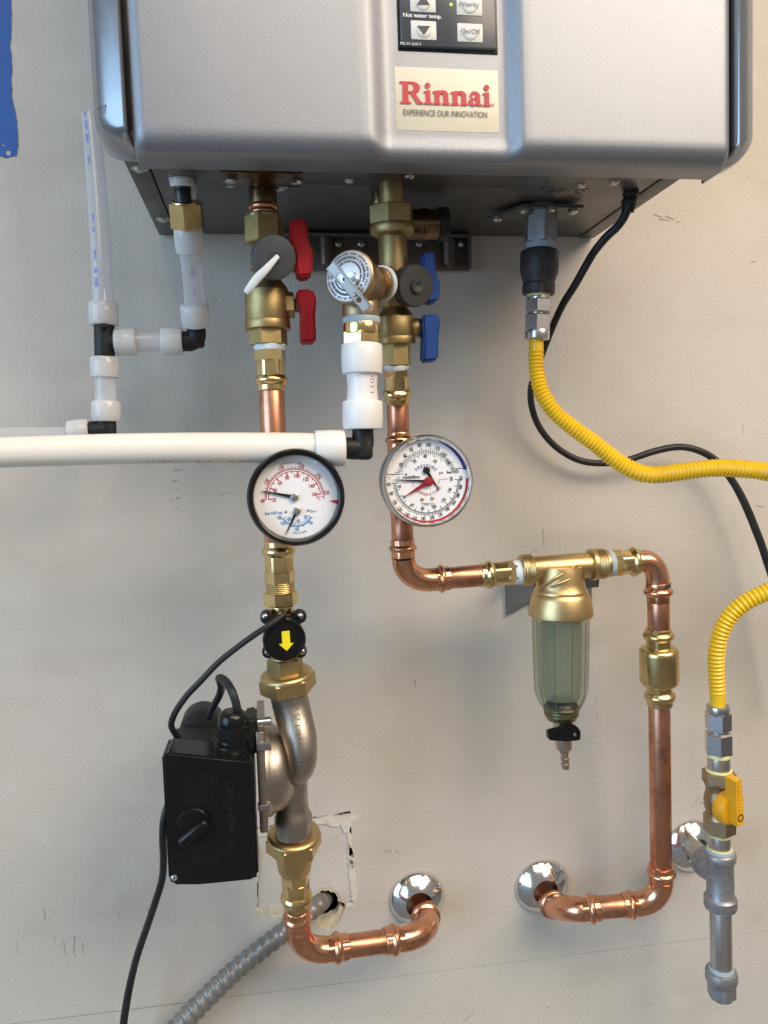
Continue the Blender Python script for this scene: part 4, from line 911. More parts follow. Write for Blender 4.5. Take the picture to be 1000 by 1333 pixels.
# ================================================================== cold side: valve with relief valve
OV2 = .150
axv = Axis(508, 226, 517, 480, .156, .140)
cvv = T('service_valve', 'brass service valve with two blue levers and a relief valve port', 'valve', axv.at(478), 'service valves under the heater')
bm = NB(); axv.seg(bm, 215, 272, 31); obj('neck', bm, BRASSD, cvv)
bm = NB(); b1 = Axis(494, 240, 495, 268, OV2-.02); b1.seg(bm, 226, 268, 22); obj('inlet_port', bm, DARKBRASS, cvv)
bm = NB(); axv.hex(bm, 268, 293, 60, R_(12)); axv.prof(bm, [(291, 50), (292, 56), (295, 58.5), (302, 58.5), (305, 56), (308, 44)], 48); obj('union_nut', bm, BRASSD, cvv)
bm = NB(); axv.seg(bm, 303, 400, 38); axv.prof(bm, [(396, 30), (402, 33), (409, 44), (412, 48), (413, 49)]); axv.seg(bm, 412, 439, 49); axv.seg(bm, 438, 448, 50.5); axv.hex(bm, 446, 476, 39, R_(10))
obj('body', bm, BRASSD, cvv)
ay = Axis(515, 292, 585, 292, OV2-.025)
bm = NB(); ay.seg(bm, 520, 572, 38); ay.seg(bm, 548, 556, 40); obj('inlet_filter', bm, DARKBRASS, cvv)
bm = NB(); ay.seg(bm, 570, 582, 42); obj('filter_cap', bm, BLACKM, cvv)
c = P(540, 372, OV2+.020); a = axv.at(372)+Vector((.004, 0, 0)); d = (c-a)
bm = NB(); lathe(bm, a, d, [(0, .010), (d.length, .012)], 20); lathe(bm, c-d.normalized()*.010, d, [(0, .0155), (.001, .0165), (.010, .017), (.0125, .0160), (.0130, .006), (.0155, .0055), (.0155, .003), (.014, .001)], 40); obj('drain_cap', bm, DGREYP, cvv)
lever('lever', [(548, 333), (564, 331), (565, 345), (565, 357), (570, 366), (570, 386), (568, 394), (556, 396.5), (551, 392), (552, 378), (550, 362), (547.5, 352)], OV2+.004, .018, BLUE, cvv)
ax2 = Axis(517, 428, 560, 427, .143)
bm = NB(); ax2.seg(bm, 536, 546, 26, n=12); ax2.hex(bm, 542, 548, 20); ax2.seg(bm, 543, 553, 11, n=12); obj('stem', bm, BRASSD, cvv)
lever('lever', [(547.5, 412), (567, 410), (570.5, 416), (570.5, 427), (569, 436), (568, 470), (549, 472), (549, 452), (550, 444), (548.5, 430)], OV2, .018, BLUE, cvv)
axq = Axis(516, 474, 518, 568, .140, OC)
t = T('press_adapter', 'brass press adapter above the short copper pipe below the blue levers', 'pipe fitting', axq.at(523), 'brass press adapters')
bm = NB(); axq.seg(bm, 473, 480, 34, 33); obj('thread_tape', bm, TAPEW, t)
bm = NB(); axq.hex(bm, 478, 490, 34, R_(14)); axq.press(bm, 524, 488, 32, 38.5); obj('body', bm, BRASS, t)

# ---- pressure relief valve
ORV = .185
rv = T('relief_valve', 'bronze pressure relief valve with an etched round face and a flip lever', 'valve', P(471, 413, ORV))
fc = P(454.5, 360, ORV+.020); dirn = Vector((-.56, -.82, .06)).normalized(); s = S(fc)
bm = NB()
body_c = fc - dirn*.030
lathe(bm, fc, -dirn, [(-.0005, 33.2*s), (.0004, 35*s), (.006, 35*s), (.010, 33*s), (.016, 29*s), (.032, 27*s), (.040, 22*s)], 48)
axo = Axis(469, 372, 471, 424, ORV-.004); axo.seg(bm, 362, 402, 44, 47); axo.seg(bm, 396, 414, 49)
a = P(478, 368, ORV-.012); b = axv.at(366); d = (b-a)
lathe(bm, a-d*.15, d, [(0, 22*s), (.008, 24*s)], 32)
lathe(bm, a+d*.05, d, [(0, 25*s), (.006, 27*s), (.010, 27*s), (.011, 24*s)], 6); lathe(bm, a+d*.2, d, [(0, 22*s), (d.length*.8, 22*s)], 28)
q = P(497, 369, ORV-.010); lathe(bm, q-d.normalized()*.004, d, [(0, 20*s), (.0008, 21.6*s), (.0038, 21.8*s)], 32); obj('body', bm, BRONZE, rv)
bm = NB(); q = P(497, 369, ORV-.010); lathe(bm, q, d, [(-.001, 22*s), (0, 24*s), (.0022, 24*s), (.003, 22*s)], 32); obj('thread_tape', bm, TAPEW, rv)
bm = NB(); lathe(bm, fc, dirn, [(0, 33*s), (.0012, 32.6*s), (.0016, 31.5*s), (.0016, .001)], 56); disc = obj('etched_face', bm, DISC, rv)
hr = dirn.cross(ZV).normalized()*-1; hu = hr.cross(dirn).normalized()
hr = ZV.cross(dirn).normalized() if False else hr
fe = Flat(fc+dirn*.0017, hr*s, hu*s, dirn*.0002)
if fe.r.x < 0: fe.r = -fe.r
bm = NB(); rn = random.Random(9)
for rr, hh in ((29, 2.6), (24, 3.4), (19, 2.6)):
    a_ = 0
    while a_ < 6.2:
        l = rn.uniform(.03, .09)
        if rn.random() > .12:
            for q in range(2):
                t0 = a_+l*q*.5; fe.line(bm, (rr-hh/2)*math.cos(t0), (rr-hh/2)*math.sin(t0), (rr+hh/2)*math.cos(t0+l*.12), (rr+hh/2)*math.sin(t0+l*.12), .7)
        a_ += l+.02
obj('face_print', bm, INKG, disc)
bm = NB(); lathe(bm, fe.pt(4, 6, 0), dirn, [(0, 11*s), (.001, 10.5*s), (.0013, 10*s), (.0013, .001)], 28); lathe(bm, fe.pt(2, 8, 0), dirn, [(0, 3*s), (.008, 3*s)], 12); obj('stem_plate', bm, STEEL, rv)
# flip lever: a bent strip with two slots
bm = NB(); l0, l1 = P(430, 345, ORV+.034), P(477, 402, ORV+.034)
lx = (l1-l0).normalized(); ly = dirn.cross(lx).normalized(); L_ = (l1-l0).length; wd = 6.6*s
fl = Flat(l0, lx, ly, (0, 0, 0))
def slot(x0, x1, h): return [(x0, -h), (x1, -h), (x1+h*.6, 0), (x1, h), (x0, h), (x0-h*.6, 0)]
lp = [(0, -wd*1.1), (L_, -wd), (L_, wd), (0, wd*1.1)]
extrude_poly(bm, [[fl.pt(*q) for q in lp], [fl.pt(*q) for q in slot(L_*.22, L_*.36, wd*.55)[::-1]], [fl.pt(*q) for q in slot(L_*.66, L_*.82, wd*.55)[::-1]]], -dirn*.0012)
for y in (-wd*1.04, wd*1.04-.001):
    extrude_poly(bm, [[fl.pt(0, y), fl.pt(L_, y), fl.pt(L_, y+.001), fl.pt(0, y+.001)]], -dirn*.0045)
box(bm, l0.lerp(l1, .93)-dirn*.004, .008, .004, .003)
obj('flip_lever', bm, FOIL, rv)
# outlet: tape, brass adapter, white PEX
axw = Axis(470.5, 412, 473, 600, ORV-.004)
t = T('hose_adapter', 'brass hose adapter between the relief valve and the white tube', 'pipe fitting', axw.at(450))
bm = NB(); axw.prof(bm, [(411, 44), (413, 48), (417, 49.5), (421, 48.5), (424, 46)]); obj('thread_tape', bm, SEALANT, t)
bm = NB(); axw.seg(bm, 421, 436, 48); axw.hex(bm, 433, 449, 51, R_(20)); obj('body', bm, BRASS, t)
def collar(bm, ax, t0, t1, w_, k=.5):
    tm = (t0+t1)/2; d = 1 if t1 > t0 else -1
    ax.prof(bm, [(t0, w_-5), (t0+.6*d, w_-2.4), (t0+2*d, w_-.8), (tm, w_), (t1-2*d, w_-1.4), (t1-.6*d, w_-2.6), (t1, w_-5)], 40)
bm = NB(); axw.prof(bm, [(450, 40), (484, 42), (492, 40.5), (504, 38.5), (516, 40), (522, 42), (556, 40)]); dt = M('discharge_tube', bm, WHITEP, 'short white tube marked 1100 below the brass hose adapter', 'tube')
c = P(486.5, 498, ORV+.008); bm = NB(); s = S(c); Flat(P(484.8, 498, ORV+.0125), Vector((0, -.25, 1)).normalized()*s*1, Vector((-.78, .62, 0))*s, (-.0001, -.0002, 0)).text(bm, '1100', 0, 0, w_=27, h=6); obj('lettering', bm, mat('faded_red_ink', (.55, .22, .20, 1), None, 0, .5), dt)
bm = NB(); collar(bm, axw, 448, 487, 54); obj('collar', bm, WHITEP, dt)
el = T('elbow_fitting', 'thick black plastic elbow joining the white tube to the long white hose', 'pipe fitting', P(470, 602, ORV), 'black plastic elbows')
axx = Axis(474, 583, 300, 585.5, ORV-.004)
bm = NB(); axw.seg(bm, 552, 578, 28); axx.seg(bm, 470, 440, 28)
elbow(bm, axw.at(570), P(474, 587, ORV-.004), axx.at(452), 14.3*S(axw.at(570)), 14*S(axw.at(570)), 28, .8); box(bm, P(474, 585, ORV-.004), .013, .017, .017, .004, 3)
obj('body', bm, BLACKM, el)
bm = NB(); collar(bm, axw, 522, 559, 53); obj('collar', bm, WHITEP, el)
bm = NB(); collar(bm, axx, 449, 410, 48); obj('collar', bm, WHITEP, el)
bm = NB(); HP = [(430, 583.5, .181, 37), (412, 583.5, .180, 39), (390, 583.3, .178, 40), (330, 583, .176, 40), (250, 583, .178, 40), (150, 584.5, .180, 40), (60, 587, .181, 40), (0, 589, .182, 40), (-90, 593, .182, 40), (-200, 599, .18, 40), (-500, 622, .17, 40), (-900, 665, .15, 40)]
cable(bm, HP, .006, 32); wh = M('white_hose', bm, HOSEW, 'long thick white hose running left across the wall', 'hose')
bm = NB(); rn = random.Random(6); x = 10
while x < 330:                                      # faint print along the underside
    if rn.random() > .25:
        y = 582+19.2-(.0002 if x > 200 else 0)*0 + (0 if x > 150 else (150-x)*.035); wq = rn.uniform(1, 3.4)
        a = P(x, y-1.6, .182+.010); b = P(x+wq, y-1.6, .182+.010); a2 = P(x, y+.6, .182+.004); b2 = P(x+wq, y+.6, .182+.004)
        for q in (a, b, a2, b2): q.y -= .0
        vs = []
        for q in (a, b, b2, a2):
            cx_ = q.x; cz = P(x, 583.3+(0 if x > 150 else (150-x)*.037), .179).z; rr_ = 20.5*S(P(x, 583, .179))+.0001
            dz = max(-.97*rr_, min(.97*rr_, q.z-cz)); vs.append(bm.verts.new((cx_, -.179-math.sqrt(rr_*rr_-dz*dz), cz+dz)))
        bm.faces.new(vs)
    x += rn.uniform(2, 5)
obj('hose_print', bm, mat('brown_print', (.62, .42, .30, 1), None, 0, .5), wh)

# ================================================================== clear condensate line on the left
OT = .100
def print_marks(bm, ctr_fn, seed, n=26):
    rn = random.Random(seed); t = 0.0
    while t < 1:
        if rn.random() > .2:
            dt_ = rn.uniform(.004, .011); vs = []
            c0, r, ang = ctr_fn(t); c1, r1, ang = ctr_fn(min(1, t+dt_))
            w0 = .13+rn.uniform(-.03, .06)
            for c, rr_, s_ in ((c0, r, -w0), (c1, r1, -w0), (c1, r1, w0), (c0, r, w0)):
                vs.append(bm.verts.new(c+Vector((math.sin(ang+s_), -math.cos(ang+s_), 0))*(rr_+.0002)))
            bm.faces.new(vs)
        t += rn.uniform(.010, .018)
TL = [(116, 150, .075, 21), (118, 160, .076, 22), (122, 200, .080, 24), (126, 250, .086, 25), (130, 310, .092, 26), (133, 365, .097, 27), (134.5, 412, .100, 27)]
bm = NB(); q = spline(pathpx(TL), .004); tube(bm, [Vector(a[:3]) for a in q], [a[3] for a in q], 28, cap=False)
ct = M('clear_tube', bm, CLEAR, 'tall clear open-ended tube with blue print left of the heater', 'tube', 'clear tubes')
bm = NB()
def cf(t): a = q[min(len(q)-1, int(t*(len(q)-8)))]; return Vector(a[:3]), a[3], -.35
print_marks(bm, cf, 2); obj('tube_print', bm, INKF, ct)
axa = Axis(134.8, 395, 139, 560, OT)
tee = T('tee_fitting', 'small black plastic tee with three milky collars on the clear tubes', 'pipe fitting', P(136, 465, OT))
bm = NB(); axa.seg(bm, 416, 472, 25.5); axh2 = Axis(136, 445.5, 265, 444, OT); axh2.seg(bm, 138, 156, 25); axh2.seg(bm, 149, 153, 28)
for y in (424, 458): box(bm, P(136, y, OT+.011), .005, .004, .003)
obj('body', bm, BLACKM, tee)
bm = NB(); collar(bm, axa, 394, 424, 38); obj('collar', bm, RING, tee)
bm = NB(); collar(bm, axa, 465, 492, 38); obj('collar', bm, RING, tee)
bm = NB(); collar(bm, axh2, 150, 178, 36); obj('collar', bm, RING, tee)
bm = NB(); axh2.prof(bm, [(165, 27), (180, 25.5), (190, 24.5), (202, 24.5), (212, 25.5), (226, 27)], 28); M('clear_tube', bm, CLEAR, 'short level clear tube between black tee and small black elbow', 'tube', 'clear tubes')
bm = NB(); axa.prof(bm, [(480, 29), (494, 28), (508, 27), (522, 28), (536, 29)], 28); M('clear_tube', bm, CLEAR, 'short upright clear tube under the black tee', 'tube', 'clear tubes')
el = T('elbow_fitting', 'small black plastic elbow right of the black tee', 'pipe fitting', P(256, 456, OT), 'black plastic elbows')
axb = Axis(245, 297, 256.5, 440, .142, OT)
bm = NB(); axh2.seg(bm, 232, 250, 26); axb.seg(bm, 420, 440, 23.5); elbow(bm, axh2.at(244), P(257.2, 443.5, OT), axb.at(430), 13*S(axb.at(430)), 12.2*S(axb.at(430)), 24, .75)
box(bm, P(258, 443, OT), .011, .012, .013, .003, 3); obj('body', bm, BLACKM, el)
bm = NB(); collar(bm, axh2, 210, 238, 36.5); obj('collar', bm, RING, el)
bm = NB(); collar(bm, axb, 396, 424, 37); obj('collar', bm, RING, el)
el = T('elbow_fitting', 'black plastic elbow half hidden behind the long white hose', 'pipe fitting', P(138, 565, OT), 'black plastic elbows')
axe = Axis(139, 559, 60, 565, OT)
bm = NB(); axa.seg(bm, 542, 564, 24); axe.seg(bm, 140, 112, 24); box(bm, P(139, 558, OT), .015, .014, .014, .003, 3); obj('body', bm, BLACKM, el)
bm = NB(); collar(bm, axa, 522, 549, 38); obj('collar', bm, RING, el)
bm = NB(); collar(bm, axe, 117, 89, 32); obj('collar', bm, RING, el)
bm = NB(); cable(bm, [(105, 562, OT, 24), (88, 566, OT, 22), (40, 566.5, OT, 22), (0, 567, OT, 22), (-80, 570, OT, 22), (-400, 590, OT, 22), (-900, 640, OT, 22)], .005, 24); M('clear_tube', bm, CLEAR, 'thin milky tube just behind and above the long white hose at far left', 'tube', 'clear tubes')
bm = NB(); bt = [(246, 312, .138, 28), (247.5, 330, .133, 27.5), (250, 352, .126, 26.5), (252.5, 375, .118, 27.5), (255, 405, .110, 29)]
q2 = spline(pathpx(bt), .004); tube(bm, [Vector(a[:3]) for a in q2], [a[3] for a in q2], 28, cap=False); c2 = M('clear_tube', bm, CLEAR, 'curved clear tube with blue print under the brass nut', 'tube', 'clear tubes')
bm = NB()
def cf2(t): a = q2[min(len(q2)-1, int(t*(len(q2)-4)))]; return Vector(a[:3]), a[3], .1
print_marks(bm, cf2, 5); obj('tube_print', bm, INKF, c2)
pf = T('hose_adapter', 'brass nut with white plug and milky collar under the heater left corner', 'pipe fitting', axb.at(328))
bm = NB(); axb.seg(bm, 262, 268, 40); axb.hex(bm, 263, 297, 46, R_(24)); axb.seg(bm, 294, 302, 30); obj('nut', bm, BRASS, pf)
bm = NB(); collar(bm, axb, 296, 329, 38); obj('collar', bm, RING, pf)
ax3 = Axis(235, 215, 240, 275, .158, .150)
bm = NB(); ax3.seg(bm, 215, 233, 30); ax3.seg(bm, 226, 230, 38); ax3.seg(bm, 231, 243, 33, 30); box(bm, P(249, 250, .150), .008, .008, .014, .002); obj('plug', bm, WHITEP, pf)
bm = NB(); ax3.seg(bm, 240, 247, 22); ax3.seg(bm, 247, 274, 22, 20); obj('insert', bm, BLACK, pf)

# ================================================================== filter run on the right
OFR = .108
axe1 = Axis(545, 756, 690, 743.5, OFR)
fitting_elbow('copper elbow turning right toward the brass filter', axc, 702, axe1, 585, 31, 37, 24, -22)
bm = NB(); axe1.seg(bm, 580, 630, 28.5); M('copper_pipe', bm, COPPERP, 'short copper pipe between elbow and the left side of the brass filter', 'pipe', 'copper pipes')
t = T('press_adapter', 'brass press adapter on the left inlet of the brass filter', 'pipe fitting', axe1.at(650), 'brass press adapters')
bm = NB(); axe1.press(bm, 625, 662, 31, 37, .16, .30); axe1.hex(bm, 658, 672, 32, R_(10)); obj('body', bm, BRASS, t)
bm = NB(); axe1.seg(bm, 668, 680, 30, 34); obj('thread_tape', bm, TAPEW, t)
axf = Axis(676, 742.5, 793, 733.2, OFR)
wf = T('sediment_filter', 'brass water filter with a clear tinted bowl and black drain tap', 'water filter', P(736, 1001, OFR))
bm = NB(); axf.prof(bm, [(676, 34), (678, 39), (684, 41)]); axf.thread(bm, 680, 692, 41, 1.8, 1.4); axf.seg(bm, 690, 775, 33, 33)
axf.thread(bm, 770, 786, 40, 1.8, 1.4); axf.seg(bm, 768, 774, 41); axf.seg(bm, 784, 791, 39, 36)
axm = Axis(729.5, 735, 731, 940, OFR); cc = axm.at(735)
axm.prof(bm, [(737, 56), (746, 60), (756, 62), (763, 64), (767, 68), (769, 70), (771, 69.5), (773, 73), (777, 76), (786, 80), (796, 83), (800, 83), (801.5, 80)], 56)
head = obj('head', bm, BRASSF, wf)
for pts in ([(703, 763), (712, 759), (722, 753), (735, 745), (748, 738), (758, 735), (762, 737)], [(716, 764.5), (727, 760), (739, 755), (750, 749), (758, 743), (762, 738)]):
    bm = NB(); ctrl = []
    for i, (x, y) in enumerate(pts):
        p0 = P(x, y, OFR); rr_ = (30+ (y-737)*.1)*S(p0); dx = p0.x-cc.x; ctrl.append((x, y, OFR+math.sqrt(max(1e-6, rr_*rr_-min(dx*dx, rr_*rr_*.9)))*(.80 if y < 748 else .95)+.0008, 3.4))
    cable(bm, ctrl, .002, 10); obj('cast_rib', bm, BRASSF, head)
bm = NB(); fa = P(701, 746, OFR+.0125); fl = Flat(fa+Vector((0, -.001, 0)), XV*S(fa), ZV*S(fa), (0, -.0003, 0)); fl.line(bm, 4, 4.5, -3.5, .5, 1.4); fl.line(bm, -3.5, .8, 3.5, -3.5, 1.4, k=2); thick(bm, (0, -.001, 0)); obj('flow_arrow', bm, BRASS, head)
bm = NB(); axm.prof(bm, [(799, 74), (804, 72.5), (830, 72), (880, 69.5), (896, 68), (903, 65), (910, 60), (917, 53), (921, 48)], 56, ); 
bowl = obj('bowl', bm, BOWL, wf)
bm = NB()
for i in range(10):
    a = 2*math.pi*i/10+.35; u_, v_ = axm.u, axm.v; pts = []
    for t_, w_ in ((806, 72.4), (850, 70.4), (896, 67.6), (904, 64), (912, 58), (919, 50)):
        q = axm.at(t_); pts.append(q+(u_*math.cos(a)+v_*math.sin(a))*(w_/2*S(q)))
    tube(bm, pts, [.0008]*6, 6)
obj('bowl_ribs', bm, BOWL, bowl)
bm = NB(); axm.prof(bm, [(802, 54), (806, 52), (860, 51), (905, 49), (908, 46)], 40); obj('mesh_screen', bm, MESHF, wf)
bm = NB(); axm.prof(bm, [(910, 30), (913, 38), (918, 44), (921, 46)], 32); obj('seal', bm, BLACK, wf)
bm = NB(); axm.bead(bm, 918, 924, 44, 48); axm.seg(bm, 922, 929, 45); axm.bead(bm, 927, 931, 42, 45); axm.seg(bm, 929, 936, 43, 38); obj('bowl_collar', bm, mat('olive_brass', (.22, .20, .11, 1), (.16, .14, .08, 1), .8, .3), wf)
axn = Axis(731, 930, 736.5, 1001, OFR)
bm = NB(); axn.seg(bm, 930, 950, 24); axn.seg(bm, 948, 975, 24, 21); axn.prof(bm, [(974, 18), (977, 11)] + [(978+i*7.6+k_, w_) for i in range(3) for k_, w_ in ((0, 9.5), (.5, 12), (6, 9.6), (7.2, 9.5))] + [(1001, 8)], 24); obj('drain_tap', bm, mat('nickel', (.62, .54, .46, 1), (.52, .44, .36, 1), 1, .3), wf)
bm = NB(); c = P(734, 952.5, OFR+.016); prism(bm, [(712.5, 951), (730, 947), (738, 940), (748, 943), (754, 949), (754, 962), (735, 963.5), (713, 962)], OFR+.018, .009, .0012)
lathe(bm, P(737, 949, OFR+.010), FRONT, [(0, .008), (.008, .008)], 20); tap = obj('tap_handle', bm, BLACKG, wf)
bm = NB(); lathe(bm, P(748, 956, OFR+.0225), FRONT, [(-.001, .0018), (.0008, .0016), (.001, .0006)], 10); obj('screw', bm, STEEL, tap)
# wall bracket behind the filter
bm = NB(); ptsb = [P(657, 762, .014), P(657, 803, .004)]
prism(bm, [(659, 757), (694, 760), (694, 768), (690, 783), (659, 801)], .004, .003, .0004)
a, b = P(693, 757, .05), P(693, 784, .05)
for xx, y0, y1, o1 in ((695, 754, 790, .095), (778, 744, 781, .095)):
    a, b = P(xx, y0, o1), P(xx, y1, o1); fx = a.x
    pl = [Vector((fx, -.002, a.z)), Vector((fx, -o1+.004, a.z)), Vector((fx, -o1, a.z-.004)), Vector((fx, -o1+.003, a.z-.016)), Vector((fx, -.03, b.z)), Vector((fx, -.002, b.z))]
    extrude_poly(bm, [pl], (.0022, 0, 0))
prism(bm, [(690, 760), (770, 752), (770, 788), (690, 792)], .004, .0026, .0004)
M('filter_bracket', bm, BRACK, 'dark grey bent steel bracket holding the brass filter to the wall', 'bracket')
axt = Axis(786, 733.8, 850, 729.5, OFR)
t = T('press_adapter', 'brass press adapter on the right outlet of the brass filter', 'pipe fitting', axt.at(810), 'brass press adapters')
bm = NB(); axt.seg(bm, 788, 797, 36, 34); obj('thread_tape', bm, SEALANT, t)
bm = NB(); axt.hex(bm, 795, 811, 34, R_(10)); axt.press(bm, 832, 806, 32, 39, .12, .36); obj('body', bm, BRASS, t)
OR = .100
axd2 = Axis(856.5, 745, 857.8, 830, OFR, OR+.004)
bm = NB(); A = axt.at(830); B = axd2.at(762); C = P(857, 728.5, OFR); axt.seg(bm, 828, 838, 29); elbow(bm, axt.at(836), C, axd2.at(760), 14.6*S(A), 14.8*S(B), 28, .58)
axd2.seg(bm, 758, 767, 31); axd2.bead(bm, 765, 775, 31, 37.5); axd2.crimp(bm, 775, 783, 31); el_f = M('press_elbow', bm, COPPER, 'copper elbow right of the filter turning down', 'pipe fitting', 'copper press elbows')
def ink(ax, t0, t1, w_, a0, a1, parent):
    bm = NB(); rows = []
    for t in (t0, t1):
        q = ax.at(t); rows.append([bm.verts.new(q+(ax.u*math.cos(R_(a0+(a1-a0)*i/8))+ax.v*math.sin(R_(a0+(a1-a0)*i/8)))*(w_/2*S(q))) for i in range(9)])
    for i in range(8): bm.faces.new((rows[0][i], rows[0][i+1], rows[1][i+1], rows[1][i]))
    obj('ink_mark', bm, INKD, parent)
ink(axd2, 758.5, 763.5, 31.6, -85, -15, el_f)
bm = NB(); axd2.seg(bm, 780, 824, 28); M('copper_pipe', bm, COPPERP, 'short upright copper pipe above the brass check valve', 'pipe', 'copper pipes')
axk2 = Axis(857, 815, 859, 920, OR+.004, OR)
cv2 = T('check_valve', 'stout brass check valve between two copper pipes at right', 'valve', axk2.at(917))
bm = NB(); axk2.press(bm, 818, 846, 33, 40, .14, .38); axk2.press(bm, 918, 886, 33, 40, .2, .36); axk2.prof(bm, [(842, 38), (844, 45), (847, 49), (850, 49.5), (885, 49.5), (888, 48), (891, 42), (892, 38)], 48); obj('body', bm, mat('plain_brass', (.70, .53, .26, 1), (.60, .44, .2, 1), 1, .27), cv2)
bm = NB(); f5 = Flat((0, 0, 0), XV, ZV, (0, 0, 0)); pts = []
ctr = []
for x, y in ((873, 855), (871.5, 862), (872.5, 872), (870.5, 880)):
    p0 = P(x, y, OR); r_ = 24.75*S(p0); dx = p0.x-axk2.at(y).x; ctr.append((x, y, OR+math.sqrt(max(0, r_*r_-dx*dx))*.98+.0006, 1.6))
cable(bm, ctr, .002, 8); obj('scratch', bm, INKD, cv2)
axL = Axis(858.2, 900, 861, 1150, OR, .085)
bm = NB(); axL.seg(bm, 914, 1132, 27.5); M('copper_pipe', bm, COPPERP, 'long upright copper pipe below the brass check valve', 'pipe', 'copper pipes')
axR = Axis(848, 1175, 712, 1188.5, .082, .060)
fitting_elbow('copper elbow at the foot of the long upright copper pipe', axL, 1126, axR, 812, 31.5, 37, 20, 20)
bm = NB(); axR.seg(bm, 818, 774, 28); M('copper_pipe', bm, COPPERP, 'level copper pipe at lower right beside the chrome plate', 'pipe', 'copper pipes')
wall_elbow('copper elbow entering the middle chrome wall plate', axR, 781, -24, (709, 1160), 31.5, 37.5, .028)
escutcheon('round chrome wall plate around the cold pipe elbow in the bottom middle', 705.5, 1153, 71)

# ================================================================== gas line
OG_ = .100
axG = Axis(704.5, 270, 699, 450, OG_)
t = T('gas_fitting', 'grey steel union and black reducing coupling under the heater gas port', 'pipe fitting', axG.at(385))
bm = NB(); axG.seg(bm, 262, 284, 36); axG.hex(bm, 277, 318, 43, R_(24)); obj('union', bm, GALV, t)
bm = NB(); axG.seg(bm, 314, 330, 38, 36); obj('thread_tape', bm, SEALANT, t)
bm = NB(); axG.prof(bm, [(326, 42), (328, 48), (330, 50), (349, 50), (352, 49), (356, 48), (364, 43), (368, 40.5), (371, 41), (372, 42.5), (381, 42), (383.5, 40), (384, 36)], 48); cp = obj('coupling', bm, IRON, t)
bm = NB(); c = P(706, 350, OG_+.0172); fz = Flat(c, Vector((0, 0, 1))*S(c), Vector((-1, 0, 0))*S(c), (0, -.0006, 0)); fz.text(bm, 'CO', -2, 0, h=7); fz.text(bm, 'FM', -26, 2, h=6); thick(bm, (0, -.001, 0)); obj('cast_letters', bm, mat('worn_iron', (.10, .095, .09, 1), None, .4, .45), cp)
def nutset(ax, name, label, stations):
    t = T('hose_connector', label, 'pipe fitting', ax.at(stations[-1][1]), 'hose connectors')
    for kind, t0, t1, w_, m_ in stations:
        bm = NB()
        if kind == 'hex': ax.hex(bm, t0, t1, w_, R_(16) if w_ < 35 else R_(8), 2); obj('nut', bm, m_, t)
        else: ax.seg(bm, t0, t1, w_); obj('collar' if m_ is STEEL else 'thread_tape', bm, m_, t)
    return t
nutset(axG, 'a', 'zinc hex nuts holding the top end of the upper yellow hose', [('seg', 381, 389, 30, TAPEY), ('seg', 386, 392, 30, STEEL), ('hex', 390, 408, 36, STEEL), ('seg', 405, 415, 24, STEEL), ('hex', 410, 432, 36, STEEL), ('seg', 430, 442, 32, STEEL)])
bm = NB(); corrugated(bm, [(698.5, 438, .100, 20), (698, 460, .100, 21), (699, 485, .101, 21.5), (706, 512, .104, 22), (722, 536, .108, 22), (745, 556, .112, 22.5), (775, 578, .116, 23), (802, 599, .120, 23.5), (826, 613, .124, 24), (850, 618, .127, 24), (880, 615, .130, 24), (910, 611, .134, 24), (940, 609, .138, 24), (975, 611, .142, 24.5), (1000, 614.5, .146, 25), (1040, 624, .15, 25), (1100, 650, .15, 25), (1130, 700, .14, 25)], .0036, .17, 20, 6, 4, 0)
M('gas_hose', bm, YELLOW, 'upper yellow corrugated gas hose curving from the heater off to the right', 'hose', 'yellow gas hoses')
OG2 = .095
bm = NB(); corrugated(bm, [(934.5, 922, OG2, 20.5), (934, 900, OG2, 21), (932.5, 872, .096, 21.5), (933, 848, .098, 22), (939, 822, .101, 22.5), (953, 799, .106, 23), (973, 783, .112, 23.5), (1000, 770, .118, 24.5), (1040, 758, .125, 25), (1090, 740, .135, 25), (1130, 700, .14, 25)], .0042, .17, 20, 6, 4, 0)
M('gas_hose', bm, YELLOW, 'lower yellow corrugated gas hose arching down to the gas tap', 'hose', 'yellow gas hoses')
axY = Axis(934.8, 915, 939.6, 1300, OG2)
nutset(axY, 'b', 'zinc hex nuts at the bottom end of the lower yellow hose', [('seg', 918, 930, 29, STEEL), ('hex', 926, 950, 33, STEEL), ('seg', 946, 958, 26, STEEL), ('hex', 953, 981, 35, STEEL), ('seg', 979, 985, 30, TAPEY)])
bm = NB(); axY.seg(bm, 980, 1008, 28); M('steel_nipple', bm, PIPEST, 'short steel pipe between zinc nuts and the yellow gas tap', 'pipe')
gv = T('gas_tap', 'bronze gas tap with a yellow plastic handle', 'valve', axY.at(1083))
bm = NB(); axY.seg(bm, 1001, 1012, 33, 32); obj('thread_tape', bm, TAPEY, gv)
bm = NB(); axY.hex(bm, 1003, 1020, 42, R_(20)); axY.prof(bm, [(1016, 38), (1020, 36), (1026, 33), (1030, 34), (1036, 37), (1042, 38.5), (1050, 37), (1055, 34), (1058, 34), (1063, 38)], 40); axY.hex(bm, 1060, 1083, 40, R_(20)); obj('body', bm, BRONZE, gv)
hc = P(953, 1054.5, OG2+.034); s = S(hc); hd = Vector((.26, -.96, -.05)).normalized(); ha = axY.at(1050)
bm = NB(); dd = hc-ha; lathe(bm, ha, dd, [(0, .010), (dd.length, .009)], 20); obj('stem', bm, BRONZE, gv)
bm = NB(); lathe(bm, hc-hd*.010, hd, [(0, 20.5*s), (.0015, 21.5*s), (.008, 21*s), (.011, 19.5*s), (.012, 15*s)], 40)
